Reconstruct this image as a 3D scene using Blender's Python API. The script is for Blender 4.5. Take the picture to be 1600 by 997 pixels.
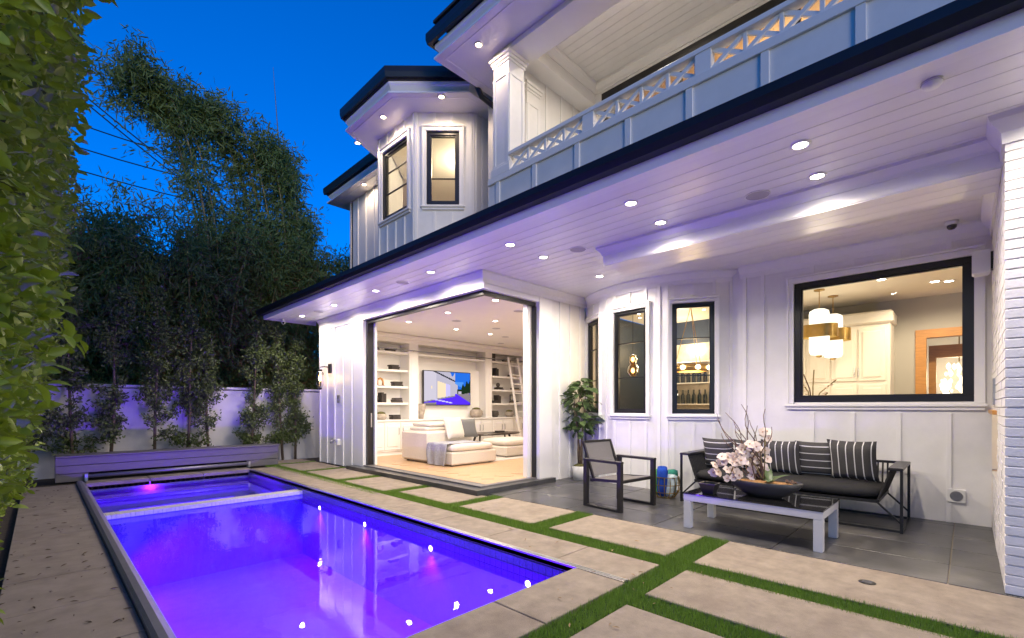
import bpy, bmesh, math, random
import numpy as np
from mathutils import Matrix, Vector, Euler
R = math.radians
random.seed(7); rng = np.random.default_rng(7)
for o in list(bpy.data.objects): bpy.data.objects.remove(o)
scn = bpy.context.scene; COL = scn.collection

# ------------------------------------------------------------------ camera
cd = bpy.data.cameras.new('camera'); cam = bpy.data.objects.new('camera', cd); COL.objects.link(cam)
cam.location = (0, 0, 1.35); cam.rotation_euler = (R(90), 0, R(-45.5))
cd.sensor_width = 36; cd.lens = 725 / 1600 * 36; cd.shift_y = 136 / 1600; cd.clip_start = .05; cd.clip_end = 2000
scn.camera = cam
# ------------------------------------------------------------------ dusk sky
wd = bpy.data.worlds.new('World'); scn.world = wd; wd.use_nodes = True
nt = wd.node_tree; bg = nt.nodes['Background']
sky = nt.nodes.new('ShaderNodeTexSky'); sky.sky_type = 'NISHITA'; sky.sun_disc = False
sky.sun_elevation = R(4.0); sky.sun_rotation = R(205); sky.ozone_density = 8.0; sky.air_density = 1.0; sky.dust_density = 0.3
hs = nt.nodes.new('ShaderNodeHueSaturation'); hs.inputs['Saturation'].default_value = 1.35
nt.links.new(sky.outputs[0], hs.inputs['Color']); nt.links.new(hs.outputs[0], bg.inputs['Color'])
bg.inputs['Strength'].default_value = 0.125
scn.view_settings.view_transform = 'Standard'; scn.view_settings.look = 'None'
scn.view_settings.exposure = 2.0; scn.view_settings.gamma = 1
sl = bpy.data.lights.new('sun', 'SUN'); sl.energy = .33; sl.angle = R(20); sl.color = (1, .86, .68)      # weak sun added to warm trees and facade, standing in for afterglow
so = bpy.data.objects.new('sun', sl); COL.objects.link(so); so.rotation_euler = Vector((.42, .88, -.068)).to_track_quat('-Z', 'Y').to_euler()
LK = 1.18            # lamp scale

# ------------------------------------------------------------------ helpers
W = {}
def props(o, label=None, cat=None, group=None, kind=None):
    if label: o['label'] = label
    if cat: o['category'] = cat
    if group: o['group'] = group
    if kind: o['kind'] = kind
    return o
def thing(name, label, cat, loc=(0, 0, 0), rotz=0, group=None):
    o = bpy.data.objects.new(name, None); COL.objects.link(o); o.empty_display_size = .1
    o.location = loc; o.rotation_euler = (0, 0, rotz); W[o] = Vector(loc) if not rotz else None
    return props(o, label, cat, group)
def link(name, me, mat, parent=None, off=None):
    o = bpy.data.objects.new(name, me); COL.objects.link(o)
    if mat is not None and not me.materials: me.materials.append(mat)
    if parent is not None: o.parent = parent
    W[o] = W.get(parent, None) if parent is not None else Vector((0, 0, 0))
    return o
def frame(p0, p1):
    d = (Vector((p1[0], p1[1], 0)) - Vector((p0[0], p0[1], 0))); L = d.length; d /= L
    n = Vector((d.y, -d.x, 0))           # outward = right of travel
    M = Matrix(((d.x, n.x, 0, p0[0]), (d.y, n.y, 0, p0[1]), (0, 0, 1, 0), (0, 0, 0, 1)))
    return M, L
class G:
    def __init__(s, M=None): s.v = []; s.f = []; s.M = M; s.sm = False
    def add(s, vs, fs):
        b = len(s.v)
        for p in vs:
            p = Vector(p); s.v.append(s.M @ p if s.M else p)
        s.f += [tuple(i + b for i in f) for f in fs]; return s
    def box(s, x0, x1, y0, y1, z0, z1, c=0):
        if c <= 0:
            return s.add([(x0,y0,z0),(x1,y0,z0),(x1,y1,z0),(x0,y1,z0),(x0,y0,z1),(x1,y0,z1),(x1,y1,z1),(x0,y1,z1)],
                [(0,3,2,1),(4,5,6,7),(0,1,5,4),(1,2,6,5),(2,3,7,6),(3,0,4,7)])
        c = min(c, (x1-x0)*.45, (y1-y0)*.45, (z1-z0)*.45)
        vs = []
        for z, e in ((z0, c), (z0+c, 0), (z1-c, 0), (z1, c)):
            vs += [(x0+e+(c if e == 0 else 0)*0, y0+e, z), (x1-e, y0+e, z), (x1-e, y1-e, z), (x0+e, y1-e, z)]
        fs = [(0,3,2,1), (12,13,14,15)]
        for k in range(3):
            for i in range(4):
                j = (i+1) % 4; fs.append((k*4+i, k*4+j, k*4+4+j, k*4+4+i))
        return s.add(vs, fs)
    def prism(s, poly, z0, z1):
        n = len(poly)
        return s.add([(x, y, z0) for x, y in poly] + [(x, y, z1) for x, y in poly],
            [tuple(range(n))[::-1], tuple(range(n, 2*n))] + [(i, (i+1) % n, n+(i+1) % n, n+i) for i in range(n)])
    def loft(s, prof, path, closed=False):
        # prof: list of (out, z); path: list of (x,y, nx, ny)
        m = len(prof); vs = []
        for (x, y, nx, ny) in path:
            vs += [(x + nx*o, y + ny*o, z) for o, z in prof]
        fs = []
        for i in range(len(path) - (0 if closed else 1)):
            j = (i+1) % len(path)
            for k in range(m):
                l = (k+1) % m; fs.append((i*m+k, j*m+k, j*m+l, i*m+l))
        if not closed:
            fs.append(tuple(range(m))); fs.append(tuple(range((len(path)-1)*m, len(path)*m))[::-1])
        return s.add(vs, fs)
    def tube(s, pts, r, n=6, cap=True):
        pts = [Vector(p) for p in pts]; m = len(pts)
        rs = r if isinstance(r, (list, tuple)) else [r]*m
        vs = []; up = Vector((0, 0, 1))
        for i, p in enumerate(pts):
            t = (pts[min(i+1, m-1)] - pts[max(i-1, 0)])
            t = t.normalized() if t.length > 1e-9 else Vector((0, 0, 1))
            a = t.cross(up if abs(t.z) < .95 else Vector((1, 0, 0))).normalized(); b = t.cross(a)
            for k in range(n):
                q = 2*math.pi*k/n; vs.append(p + (a*math.cos(q) + b*math.sin(q))*rs[i])
        fs = [(i*n+k, i*n+(k+1) % n, (i+1)*n+(k+1) % n, (i+1)*n+k) for i in range(m-1) for k in range(n)]
        if cap: fs += [tuple(range(n))[::-1], tuple(range((m-1)*n, m*n))]
        return s.add(vs, fs)
    def bar(s, a, b, w, h=None):       # rectangular bar between two points
        h = h or w; a, b = Vector(a), Vector(b); t = (b-a).normalized()
        u = t.cross(Vector((0, 0, 1)) if abs(t.z) < .95 else Vector((1, 0, 0))).normalized()*w/2; v = t.cross(u).normalized()*h/2
        vs = [p + i*u + j*v for p in (a, b) for i, j in ((-1, -1), (1, -1), (1, 1), (-1, 1))]
        return s.add(vs, [(0,3,2,1),(4,5,6,7),(0,1,5,4),(1,2,6,5),(2,3,7,6),(3,0,4,7)])
    def lathe(s, prof, c=(0, 0, 0), n=20, sx=1, sy=1, cap=True):
        m = len(prof); vs = []
        for k in range(n):
            q = 2*math.pi*k/n
            vs += [(c[0]+r*math.cos(q)*sx, c[1]+r*math.sin(q)*sy, c[2]+z) for r, z in prof]
        fs = [(k*m+i, ((k+1) % n)*m+i, ((k+1) % n)*m+i+1, k*m+i+1) for k in range(n) for i in range(m-1)]
        flat = len(prof) == 2 or prof[0] == prof[-1] or not cap
        if prof[0][0] > 1e-4 and not flat: fs.append(tuple(k*m for k in range(n))[::-1])
        if prof[-1][0] > 1e-4 and not flat: fs.append(tuple(k*m+m-1 for k in range(n)))
        return s.add(vs, fs)
    def o(s, name, mat, parent=None, smooth=False, local=False, fix=False):
        off = Vector((0, 0, 0))
        if parent is not None and not local and W.get(parent) is not None: off = W[parent]
        me = bpy.data.meshes.new(name)
        me.from_pydata([tuple(p-off) for p in s.v], [], s.f)
        if fix:
            b = bmesh.new(); b.from_mesh(me); bmesh.ops.recalc_face_normals(b, faces=b.faces); b.to_mesh(me); b.free()
        if smooth:
            for p in me.polygons: p.use_smooth = True
        return link(name, me, mat, parent)
def npmesh(name, V, F, mat, parent=None, smooth=False):
    me = bpy.data.meshes.new(name); V = np.asarray(V, dtype=np.float32); F = np.asarray(F, dtype=np.int32); k = F.shape[1]
    if parent is not None and W.get(parent) is not None: V = V - np.array(W[parent], dtype=np.float32)
    me.vertices.add(len(V)); me.vertices.foreach_set('co', V.ravel())
    me.loops.add(F.size); me.loops.foreach_set('vertex_index', F.ravel())
    me.polygons.add(len(F)); me.polygons.foreach_set('loop_start', np.arange(0, F.size, k, dtype=np.int32)); me.polygons.foreach_set('loop_total', np.full(len(F), k, dtype=np.int32))
    me.update(calc_edges=True); me.validate()
    if smooth: me.polygons.foreach_set('use_smooth', np.ones(len(F), dtype=bool))
    return link(name, me, mat, parent)

# ------------------------------------------------------------------ materials
def mat(name, col, rough=.6, var=.0, scale=6, bump=0, bscale=40, metal=0, spec=.5, emit=None, es=0, stretch=None, dirt=None, trans=0):
    m = bpy.data.materials.new(name); m.use_nodes = True; t = m.node_tree; b = t.nodes['Principled BSDF']
    b.inputs['Base Color'].default_value = (*col, 1); b.inputs['Roughness'].default_value = rough; b.inputs['Metallic'].default_value = metal
    b.inputs['Specular IOR Level'].default_value = spec
    if emit: b.inputs['Emission Color'].default_value = (*emit, 1); b.inputs['Emission Strength'].default_value = es
    if var or bump or dirt:
        tc = t.nodes.new('ShaderNodeTexCoord'); mp = t.nodes.new('ShaderNodeMapping'); t.links.new(tc.outputs['Object'], mp.inputs[0])
        if stretch: mp.inputs['Scale'].default_value = stretch
    if var:
        n = t.nodes.new('ShaderNodeTexNoise'); n.inputs['Scale'].default_value = scale; n.inputs['Detail'].default_value = 7; n.inputs['Roughness'].default_value = .65
        t.links.new(mp.outputs[0], n.inputs['Vector'])
        rp = t.nodes.new('ShaderNodeValToRGB'); rp.color_ramp.elements[0].position = .28; rp.color_ramp.elements[1].position = .74
        rp.color_ramp.elements[0].color = (*[max(0, c*(1-var)) for c in col], 1); rp.color_ramp.elements[1].color = (*[min(1, c*(1+var)) for c in col], 1)
        t.links.new(n.outputs['Fac'], rp.inputs[0]); last = rp.outputs[0]
        oi = t.nodes.new('ShaderNodeObjectInfo'); mx = t.nodes.new('ShaderNodeMixRGB'); mx.blend_type = 'MULTIPLY'; mx.inputs[0].default_value = min(1, var*.8)
        hv = t.nodes.new('ShaderNodeMapRange'); hv.inputs[3].default_value = .75; hv.inputs[4].default_value = 1.2
        t.links.new(oi.outputs['Random'], hv.inputs[0]); t.links.new(last, mx.inputs[1]); t.links.new(hv.outputs[0], mx.inputs[2]); last = mx.outputs[0]
        if dirt:
            n2 = t.nodes.new('ShaderNodeTexNoise'); n2.inputs['Scale'].default_value = dirt[1]; n2.inputs['Detail'].default_value = 9; t.links.new(mp.outputs[0], n2.inputs['Vector'])
            r2 = t.nodes.new('ShaderNodeValToRGB'); r2.color_ramp.elements[0].position = .52; r2.color_ramp.elements[1].position = .75
            t.links.new(n2.outputs['Fac'], r2.inputs[0]); m2 = t.nodes.new('ShaderNodeMixRGB'); m2.inputs[2].default_value = (*dirt[0], 1)
            ml = t.nodes.new('ShaderNodeMath'); ml.operation = 'MULTIPLY'; ml.inputs[1].default_value = dirt[2]; t.links.new(r2.outputs[0], ml.inputs[0])
            t.links.new(ml.outputs[0], m2.inputs[0]); t.links.new(last, m2.inputs[1]); last = m2.outputs[0]
        t.links.new(last, b.inputs['Base Color'])
    if bump:
        n = t.nodes.new('ShaderNodeTexNoise'); n.inputs['Scale'].default_value = bscale; n.inputs['Detail'].default_value = 6; t.links.new(mp.outputs[0], n.inputs['Vector'])
        bp = t.nodes.new('ShaderNodeBump'); bp.inputs['Strength'].default_value = bump; bp.inputs['Distance'].default_value = .01
        t.links.new(n.outputs['Fac'], bp.inputs['Height']); t.links.new(bp.outputs[0], b.inputs['Normal'])
    return m
def emis(name, col, s):
    m = bpy.data.materials.new(name); m.use_nodes = True; t = m.node_tree; t.nodes.clear()
    e = t.nodes.new('ShaderNodeEmission'); e.inputs[0].default_value = (*col, 1); e.inputs[1].default_value = s
    t.links.new(e.outputs[0], t.nodes.new('ShaderNodeOutputMaterial').inputs[0]); return m
def thin_glass(name, tint=(1, 1, 1), rough=0, bump=0, ior=1.45, bscale=3):
    m = bpy.data.materials.new(name); m.use_nodes = True; t = m.node_tree; t.nodes.clear()
    fr = t.nodes.new('ShaderNodeFresnel'); fr.inputs[0].default_value = ior
    a = t.nodes.new('ShaderNodeBsdfTransparent'); a.inputs[0].default_value = (*tint, 1)
    g = t.nodes.new('ShaderNodeBsdfGlossy'); g.inputs['Roughness'].default_value = rough
    if bump:
        tc = t.nodes.new('ShaderNodeTexCoord'); n = t.nodes.new('ShaderNodeTexNoise'); n.inputs['Scale'].default_value = bscale; n.inputs['Detail'].default_value = 3
        t.links.new(tc.outputs['Object'], n.inputs['Vector']); bp = t.nodes.new('ShaderNodeBump'); bp.inputs['Strength'].default_value = bump; bp.inputs['Distance'].default_value = .02
        t.links.new(n.outputs['Fac'], bp.inputs['Height']); t.links.new(bp.outputs[0], g.inputs['Normal']); t.links.new(bp.outputs[0], fr.inputs['Normal'])
    x = t.nodes.new('ShaderNodeMixShader'); t.links.new(fr.outputs[0], x.inputs[0]); t.links.new(a.outputs[0], x.inputs[1]); t.links.new(g.outputs[0], x.inputs[2])
    t.links.new(x.outputs[0], t.nodes.new('ShaderNodeOutputMaterial').inputs[0]); return m
def leafmat(name, c0, c1, rough=.45, tr=.25):
    m = bpy.data.materials.new(name); m.use_nodes = True; t = m.node_tree; b = t.nodes['Principled BSDF']
    tc = t.nodes.new('ShaderNodeTexCoord'); n = t.nodes.new('ShaderNodeTexNoise'); n.inputs['Scale'].default_value = 9; n.inputs['Detail'].default_value = 4
    n3 = t.nodes.new('ShaderNodeTexWhiteNoise'); ge = t.nodes.new('ShaderNodeNewGeometry')
    t.links.new(tc.outputs['Object'], n.inputs['Vector']); t.links.new(ge.outputs['Random Per Island'], n3.inputs[0]); n3.noise_dimensions = '1D'
    ad = t.nodes.new('ShaderNodeMath'); ad.operation = 'MULTIPLY_ADD'; ad.inputs[1].default_value = .6; t.links.new(n3.outputs['Value'], ad.inputs[0]); 
    m3 = t.nodes.new('ShaderNodeMath'); m3.operation = 'MULTIPLY'; m3.inputs[1].default_value = .5; t.links.new(n.outputs['Fac'], m3.inputs[0]); t.links.new(m3.outputs[0], ad.inputs[2])
    rp = t.nodes.new('ShaderNodeValToRGB'); rp.color_ramp.elements[0].color = (*c0, 1); rp.color_ramp.elements[1].color = (*c1, 1); rp.color_ramp.elements[0].position = .15; rp.color_ramp.elements[1].position = .9
    t.links.new(ad.outputs[0], rp.inputs[0]); t.links.new(rp.outputs[0], b.inputs['Base Color']); b.inputs['Roughness'].default_value = rough
    tl = t.nodes.new('ShaderNodeBsdfTranslucent'); t.links.new(rp.outputs[0], tl.inputs[0]); mx = t.nodes.new('ShaderNodeMixShader'); mx.inputs[0].default_value = tr
    out = t.nodes['Material Output']; t.links.new(b.outputs[0], mx.inputs[1]); t.links.new(tl.outputs[0], mx.inputs[2]); t.links.new(mx.outputs[0], out.inputs[0]); return m

m_white = mat('white_paint', (.80, .79, .78), .42, .06, 3, .08, 25, dirt=((.60, .57, .54), 1.3, .22))
m_trim = mat('white_trim', (.82, .81, .80), .38, .02, 4)
m_plank = mat('soffit_paint', (.78, .77, .77), .33, .04, 2, .04, 30)
m_black = mat('black_metal', (.012, .012, .014), .35, .1, 8)
m_navy = mat('gutter_metal', (.012, .013, .018), .4, .15, 6, .1, 12)
m_roof = mat('roof_shingle', (.03, .03, .035), .9, .3, 12, .4, 30)
m_glass = thin_glass('window_glass', (.97, .98, .97))
m_water = thin_glass('pool_water', (.62, .66, 1), .0, .10, 1.33, 2.2)
m_brick = mat('painted_brick', (.74, .72, .74), .55, .06, 9, .35, 60)
m_mortar = mat('painted_mortar', (.62, .60, .62), .8, .08, 9, .3, 50)
m_conc = mat('concrete', (.29, .236, .18), .85, .26, 7, .4, 170, dirt=((.17, .125, .095), 2.6, .5))
m_conc2 = mat('concrete_deck', (.24, .205, .175), .85, .18, 5, .35, 170, dirt=((.12, .09, .07), 3.0, .5))
m_slate = mat('slate_tile', (.062, .062, .066), .32, .45, 2.6, .12, 30, dirt=((.19, .18, .17), 1.7, .6))
m_grout = mat('grout', (.30, .27, .23), .9, .1, 20)
m_soil = mat('soil', (.055, .042, .03), .95, .4, 14, .6, 30)
m_plaster = mat('pool_plaster', (.22, .20, .52), .7, .12, 8)
m_band = mat('pool_tile_band', (.10, .10, .16), .2, .2, 30)
m_mosaic = mat('mosaic_tile', (.62, .60, .56), .3, .12, 40)
m_steel = mat('brushed_steel', (.55, .55, .57), .3, .06, 20, metal=.9)
m_greymetal = mat('grey_metal', (.22, .22, .24), .4, .1, 10, metal=.5)
m_oak = mat('oak_floor', (.56, .36, .20), .35, .16, 5, .04, 40, stretch=(1, 5, 1))
m_int = mat('interior_wall', (.80, .77, .72), .6, .02, 3)
m_shelf = mat('bookcase_paint', (.80, .77, .73), .45, .02, 3)
m_cream = mat('cream_fabric', (.66, .60, .52), .9, .06, 30, .3, 200)
m_throw = mat('grey_throw', (.36, .36, .40), .95, .35, 50, .9, 90)
m_greyfab = mat('grey_fabric', (.13, .13, .13), .9, .1, 60, .3, 200)
m_dkwood = mat('dark_wood', (.035, .022, .015), .3, .3, 10, stretch=(1, 8, 1))
m_rug = mat('pale_rug', (.52, .48, .44), .95, .12, 8, .3, 120)
m_cabw = mat('kitchen_cabinet', (.76, .72, .64), .45, .02, 3)
m_greige = mat('greige_wall', (.42, .40, .35), .7, .02, 3)
m_wood = mat('honey_wood', (.50, .24, .06), .4, .2, 6, stretch=(1, 1, 6))
m_brass = mat('brass', (.42, .27, .08), .3, .2, 8, metal=.9)
m_navywall = mat('navy_tile_wall', (.035, .045, .065), .4, .15, 8)
m_bamboo = mat('bamboo_culm', (.24, .19, .08), .5, .3, 10)
m_bark = mat('bark', (.12, .085, .06), .9, .3, 20, .5, 40)
m_fence = mat('fence_plaster', (.62, .60, .60), .8, .08, 2, .2, 30, dirt=((.35, .32, .32), 1.5, .3))
m_comp = mat('composite_board', (.14, .13, .14), .6, .12, 6, .15, 60, stretch=(1, 12, 12))
m_dark = mat('dark_void', (.01, .01, .01), .9)
m_pvcwhite = mat('white_plastic', (.75, .75, .74), .4)
m_sling = mat('grey_sling', (.17, .16, .16), .8, .08, 60, .3, 300)
m_chfr = mat('bronze_frame', (.022, .020, .021), .4, .1, 10)
m_ltab = mat('silver_powdercoat', (.58, .57, .58), .4, .04, 10)
m_blkglass = mat('black_glass', (.008, .008, .009), .04, spec=.8)
m_blkfab = mat('black_cushion', (.016, .016, .018), .85, .15, 40, .25, 200)
m_pil = mat('charcoal_stripe_fabric', (.065, .062, .062), .9, .12, 50, .3, 200)
m_stripe = mat('white_stripe', (.68, .67, .66), .9, .05, 50)
m_potw = mat('white_ceramic', (.74, .73, .71), .35, .03, 5)
m_moss = mat('moss', (.12, .11, .035), .95, .5, 40, .8, 60)
m_petal = mat('orchid_petal', (.70, .58, .50), .5, .08, 20)
m_twig = mat('curly_twig', (.11, .06, .04), .8, .2, 20)
m_bowl = mat('dark_bowl', (.03, .03, .034), .5, .15, 10, .1, 40)
m_bark2 = mat('bark_chips', (.36, .19, .07), .95, .5, 60, .9, 60)
m_dvase = mat('dark_ceramic', (.055, .045, .038), .5, .3, 10)
m_lvase = mat('stone_vase', (.40, .34, .28), .7, .35, 12, .3, 30)
m_book = mat('dark_book', (.035, .028, .025), .6, .3, 4)
m_booktan = mat('tan_book', (.30, .23, .17), .7, .2, 4)
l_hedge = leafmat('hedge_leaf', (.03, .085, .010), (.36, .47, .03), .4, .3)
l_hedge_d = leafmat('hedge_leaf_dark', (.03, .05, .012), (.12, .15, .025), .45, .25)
l_bamb = leafmat('bamboo_leaf', (.07, .12, .035), (.2, .27, .07), .5, .3)
l_bambdry = leafmat('dry_bamboo_leaf', (.10, .06, .025), (.22, .13, .05), .7, .3)
l_ficus = leafmat('ficus_leaf', (.04, .065, .02), (.15, .20, .06), .4, .25)
l_fig = leafmat('fig_leaf', (.045, .09, .03), (.15, .22, .085), .35, .15)
l_turf = leafmat('turf_blade', (.065, .145, .016), (.25, .40, .055), .5, .3)
e_warm = emis('lamp_lens', (1, .93, .82), 9)
e_amber = emis('amber_lens', (1, .72, .45), 8)

def lamp(name, loc, power, col, parent=None, kind='SPOT', size=172, blend=.5, rad=.05, aim=(0, 0, 0)):
    l = bpy.data.lights.new(name, kind); l.energy = power*LK; l.color = col
    l.shadow_soft_size = rad
    if kind == 'SPOT': l.spot_size = R(size); l.spot_blend = blend
    o = bpy.data.objects.new(name, l); COL.objects.link(o); o.rotation_euler = aim
    if parent is not None: o.parent = parent; o.location = Vector(loc) - W[parent]
    else: o.location = loc
    return o
def downlight(x, y, z, power, label, group, col=(1, .87, .71), em=None, size=172, r=.055, blend=.5, drop=.03):
    t = thing('recessed_downlight', label, 'downlight', (x, y, z), 0, group)
    G().lathe([(r+.02, 0), (r+.02, -.008), (r, -.012), (r-.004, -.004), (r-.004, 0)], (x, y, z), 18, cap=False).o('trim_ring', m_trim, t, True)
    G().lathe([(0, -.006), (r-.003, -.006)], (x, y, z), 18).o('lens', em or e_warm, t)
    lamp('lamp_light', (x, y, z-drop), power, col, t, size=size, blend=blend)
    return t
def speaker(x, y, z, label, group):
    t = thing('ceiling_speaker', label, 'speaker', (x, y, z), 0, group)
    G().lathe([(.115, 0), (.115, -.006), (.105, -.008), (.105, -.004)], (x, y, z), 24, cap=False).o('rim', m_trim, t, True)
    G().lathe([(0, -.005), (.105, -.005)], (x, y, z), 24).o('grille', mat_grille, t)
mat_grille = mat('speaker_grille', (.42, .40, .42), .7, .1, 200)

# ================================================================== GROUND, POOL, PAVING
PX0, PX1, PY0, PY1 = .56, 3.13, 2.33, 10.95
g = G()
for a in ((-150, PX0-.02, -150, 200), (PX1+.02, 150, -150, 200), (PX0-.02, PX1+.02, -150, PY0-.02), (PX0-.02, PX1+.02, PY1+.02, 200)):
    g.add([(a[0], a[2], -.05), (a[1], a[2], -.05), (a[1], a[3], -.05), (a[0], a[3], -.05)], [(0, 1, 2, 3)])
props(g.o('ground', m_soil), kind='structure')
# basin
basin = G()
FZ, SZ, SY = -1.15, -.75, 8.05
def wallbox(g, x0, x1, y0, y1, z0, z1): g.box(x0, x1, y0, y1, z0, z1)
wallbox(basin, PX0-.2, PX0, PY0-.2, PY1+.2, FZ-.1, -.16); wallbox(basin, PX1, PX1+.2, PY0-.2, PY1+.2, FZ-.1, -.16)
wallbox(basin, PX0, PX1, PY0-.2, PY0, FZ-.1, -.16); wallbox(basin, PX0, PX1, PY1, PY1+.2, FZ-.1, -.16)
wallbox(basin, PX0, PX1, PY0, SY, FZ-.1, FZ); wallbox(basin, PX0, PX1, SY+.2, PY1, SZ-.5, SZ)
wallbox(basin, PX0, PX1, SY, SY+.2, FZ-.1, -.13)
pool = props(basin.o('pool_basin', m_plaster), kind='structure')
g = G()
for a in ((PX0-.2, PX0+.004, PY0-.2, PY1+.2), (PX1-.004, PX1+.2, PY0-.2, PY1+.2), (PX0, PX1, PY0-.2, PY0+.004), (PX0, PX1, PY1-.004, PY1+.2)):
    g.box(*a, -.30 if a[0] > 3 or True else 0, -.058)
g.o('waterline_tile_band', m_band, pool)
g = G(); m_tile = mat('waterline_tile', (.13, .13, .22), .15, .3, 60)
for j in range(3):
    z0 = -.298+j*.08
    for i in range(int((PY1-PY0)/.08)): y = PY0+i*.08; g.box(PX1-.010, PX1-.002, y+.002, y+.078, z0+.002, z0+.077)
    for i in range(int((PX1-PX0)/.08)): x = PX0+i*.08; g.box(x+.002, x+.078, PY1-.010, PY1-.002, z0+.002, z0+.077)
props(g.o('waterline_tile', m_tile, pool), kind='stuff')
g = G(); n = 52
for i in range(n):
    for j in range(2):
        w = (PX1-PX0)/n; g.box(PX0+i*w+.002, PX0+(i+1)*w-.002, SY-.012+j*.114, SY-.012+(j+1)*.114-.004, -.14, -.085)
props(g.o('spillway_tile', m_mosaic, pool), kind='stuff')
g = G(); n = 54
for i in range(n):
    w = (PX1-PX0)/n; g.box(PX0+i*w+.003, PX0+(i+1)*w-.003, PY0+.004, PY0+.05, -.2, -.13)
props(g.o('step_edge_tile', m_mosaic, pool), kind='stuff')
for i, (x0, x1, y0, y1, z1) in enumerate(((PX0, PX0+.4, SY+.2, PY1, -.45), (PX0+.4, PX1, PY1-.45, PY1, -.45), (PX1-.4, PX1, SY+.2, PY1-.45, -.45))):
    G().box(x0, x1, y0, y1, SZ-.1, z1).o('spa_bench', m_plaster, pool)
props(G().add([(PX0, PY0, -.15), (PX1, PY0, -.15), (PX1, PY1, -.15), (PX0, PY1, -.15)], [(0, 1, 2, 3)]).o('water', m_water), kind='structure')
VIO = (.22, .008, 1.0)
e_vio = emis('pool_lens', (.8, .55, 1), 6)
for i, y in enumerate((7.35, 5.89, 4.36, 2.86)):
    t = thing('pool_light', 'small round pool light glowing in the long wall under the house side' if i < 3 else 'brightest round pool light at the corner of the pool beside the concrete coping', 'pool light', (3.13, y, -.27), 0, 'lights along the pool wall' if i < 3 else None)
    M = Matrix.Translation((3.13, y, -.27)) @ Matrix.Rotation(R(-90), 4, 'Y')
    G(M).lathe([(.045, 0), (.045, .012), (.03, .014)], n=16).o('bezel', m_steel, t, True)
    G(M).lathe([(0, .016), (.03, .016)], n=16).o('lens', e_vio, t)
    lamp('lamp_light', (3.10, y, -.30), 44, VIO, t, 'SPOT', 135, .4, .04, (0, R(42), 0))
for y in (7.3, 5.6, 3.9, 2.9):  # added fixtures, hidden from the camera, to light the pool more evenly
    t = thing('pool_light', 'added unseen pool light in the wall beneath the wide grey cover rail', 'pool light', (.56, y, -.4), 0, 'added lights in the wall under the cover rail')
    M = Matrix.Translation((.56, y, -.4)) @ Matrix.Rotation(R(90), 4, 'Y')
    G(M).lathe([(.045, 0), (.045, .012), (.03, .014)], n=16).o('bezel', m_steel, t, True)
    G(M).lathe([(0, .016), (.03, .016)], n=16).o('lens', e_vio, t)
    lamp('lamp_light', (.60, y, -.4), 62, VIO, t, 'SPOT', 135, .4, .04, (0, R(-45), 0))
t = thing('spa_light', 'round light in the spa wall behind the tiled spillway', 'pool light', (1.8, SY+.2, -.45))
M = Matrix.Translation((1.8, SY+.2, -.5)) @ Matrix.Rotation(R(-90), 4, 'X')
G(M).lathe([(.06, 0), (.06, .012), (.045, .014)], n=16).o('bezel', m_steel, t, True); G(M).lathe([(0, .016), (.045, .016)], n=16).o('lens', e_vio, t)
lamp('lamp_light', (1.8, SY+.25, -.5), 95, (.22, .012, 1), t, 'SPOT', 160, .4, .05, (R(68), 0, 0))

# paving: bed + slabs
paving = props(G().box(-.22, .46, 1.0, 11.5, -.046, -.03).box(3.15, 4.80, -6, 12.4, -.046, -.03).box(.46, 3.15, -6, 2.31, -.046, -.03).o('paving', m_soil), kind='structure')
def slab(x0, x1, y0, y1, m=m_conc, c=.006, zt=0, name='slab'):
    return G().box(x0, x1, y0, y1, -.045, zt + random.uniform(-.0015, .0015), c).o(name, m, paving)
# coping right of the pool (X 3.14..3.72)
ys = [1.87, 2.6, 3.55, 4.5, 5.45, 6.4, 7.3, 8.25, 9.2, 10.1, 11.02]
for a, b in zip(ys, ys[1:]):
    G().box(3.205, 3.70, a+.004, b-.004, -.06, 0, .005).o('coping_slab', m_conc, paving)
# coping near end (Y 1.87..2.33)
xs = [-.2, .45, 1.25, 2.2, 3.135]
for a, b in zip(xs, xs[1:]):
    G().box(a+.004, b-.004, 1.87, 2.345, -.06, 0, .005).o('coping_slab', m_conc, paving)
# coping at the far end
for a, b in ((.56, 1.45), (1.45, 2.3), (2.3, 3.2)):
    G().box(a+.004, b-.004, 10.94, 11.35, -.13, 0, .006).o('coping_slab', m_conc2, paving)
# left deck
yy = 1.9; k = 0
while yy < 11.0:
    d = .82; G().box(-.2, .445, yy+.003, min(yy+d, 11.02)-.003, -.045, random.uniform(-.002, .001), .004).o('deck_slab', m_conc2, paving); yy += d
# pavers between lawn strips
XA, XB = 3.96, 4.83
for a, b in ((-.9, 1.70), (1.95, 3.32), (3.58, 4.90), (5.14, 6.41), (6.64, 8.02), (8.28, 9.70), (9.92, 11.30)):
    slab(XA if b < 6.5 else XA-.13*(b > 6.5), XB if b < 5.2 else 4.70, a, b)
slab(3.05, 3.74, -.9, 1.66); slab(1.2, 2.80, -.9, 1.66); slab(3.72, 4.7, 11.5, 12.2)
props(G().box(1.2, 4.75, -6, -.93, -.045, -.002, .004).o('near_walkway', m_conc), kind='structure')
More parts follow.
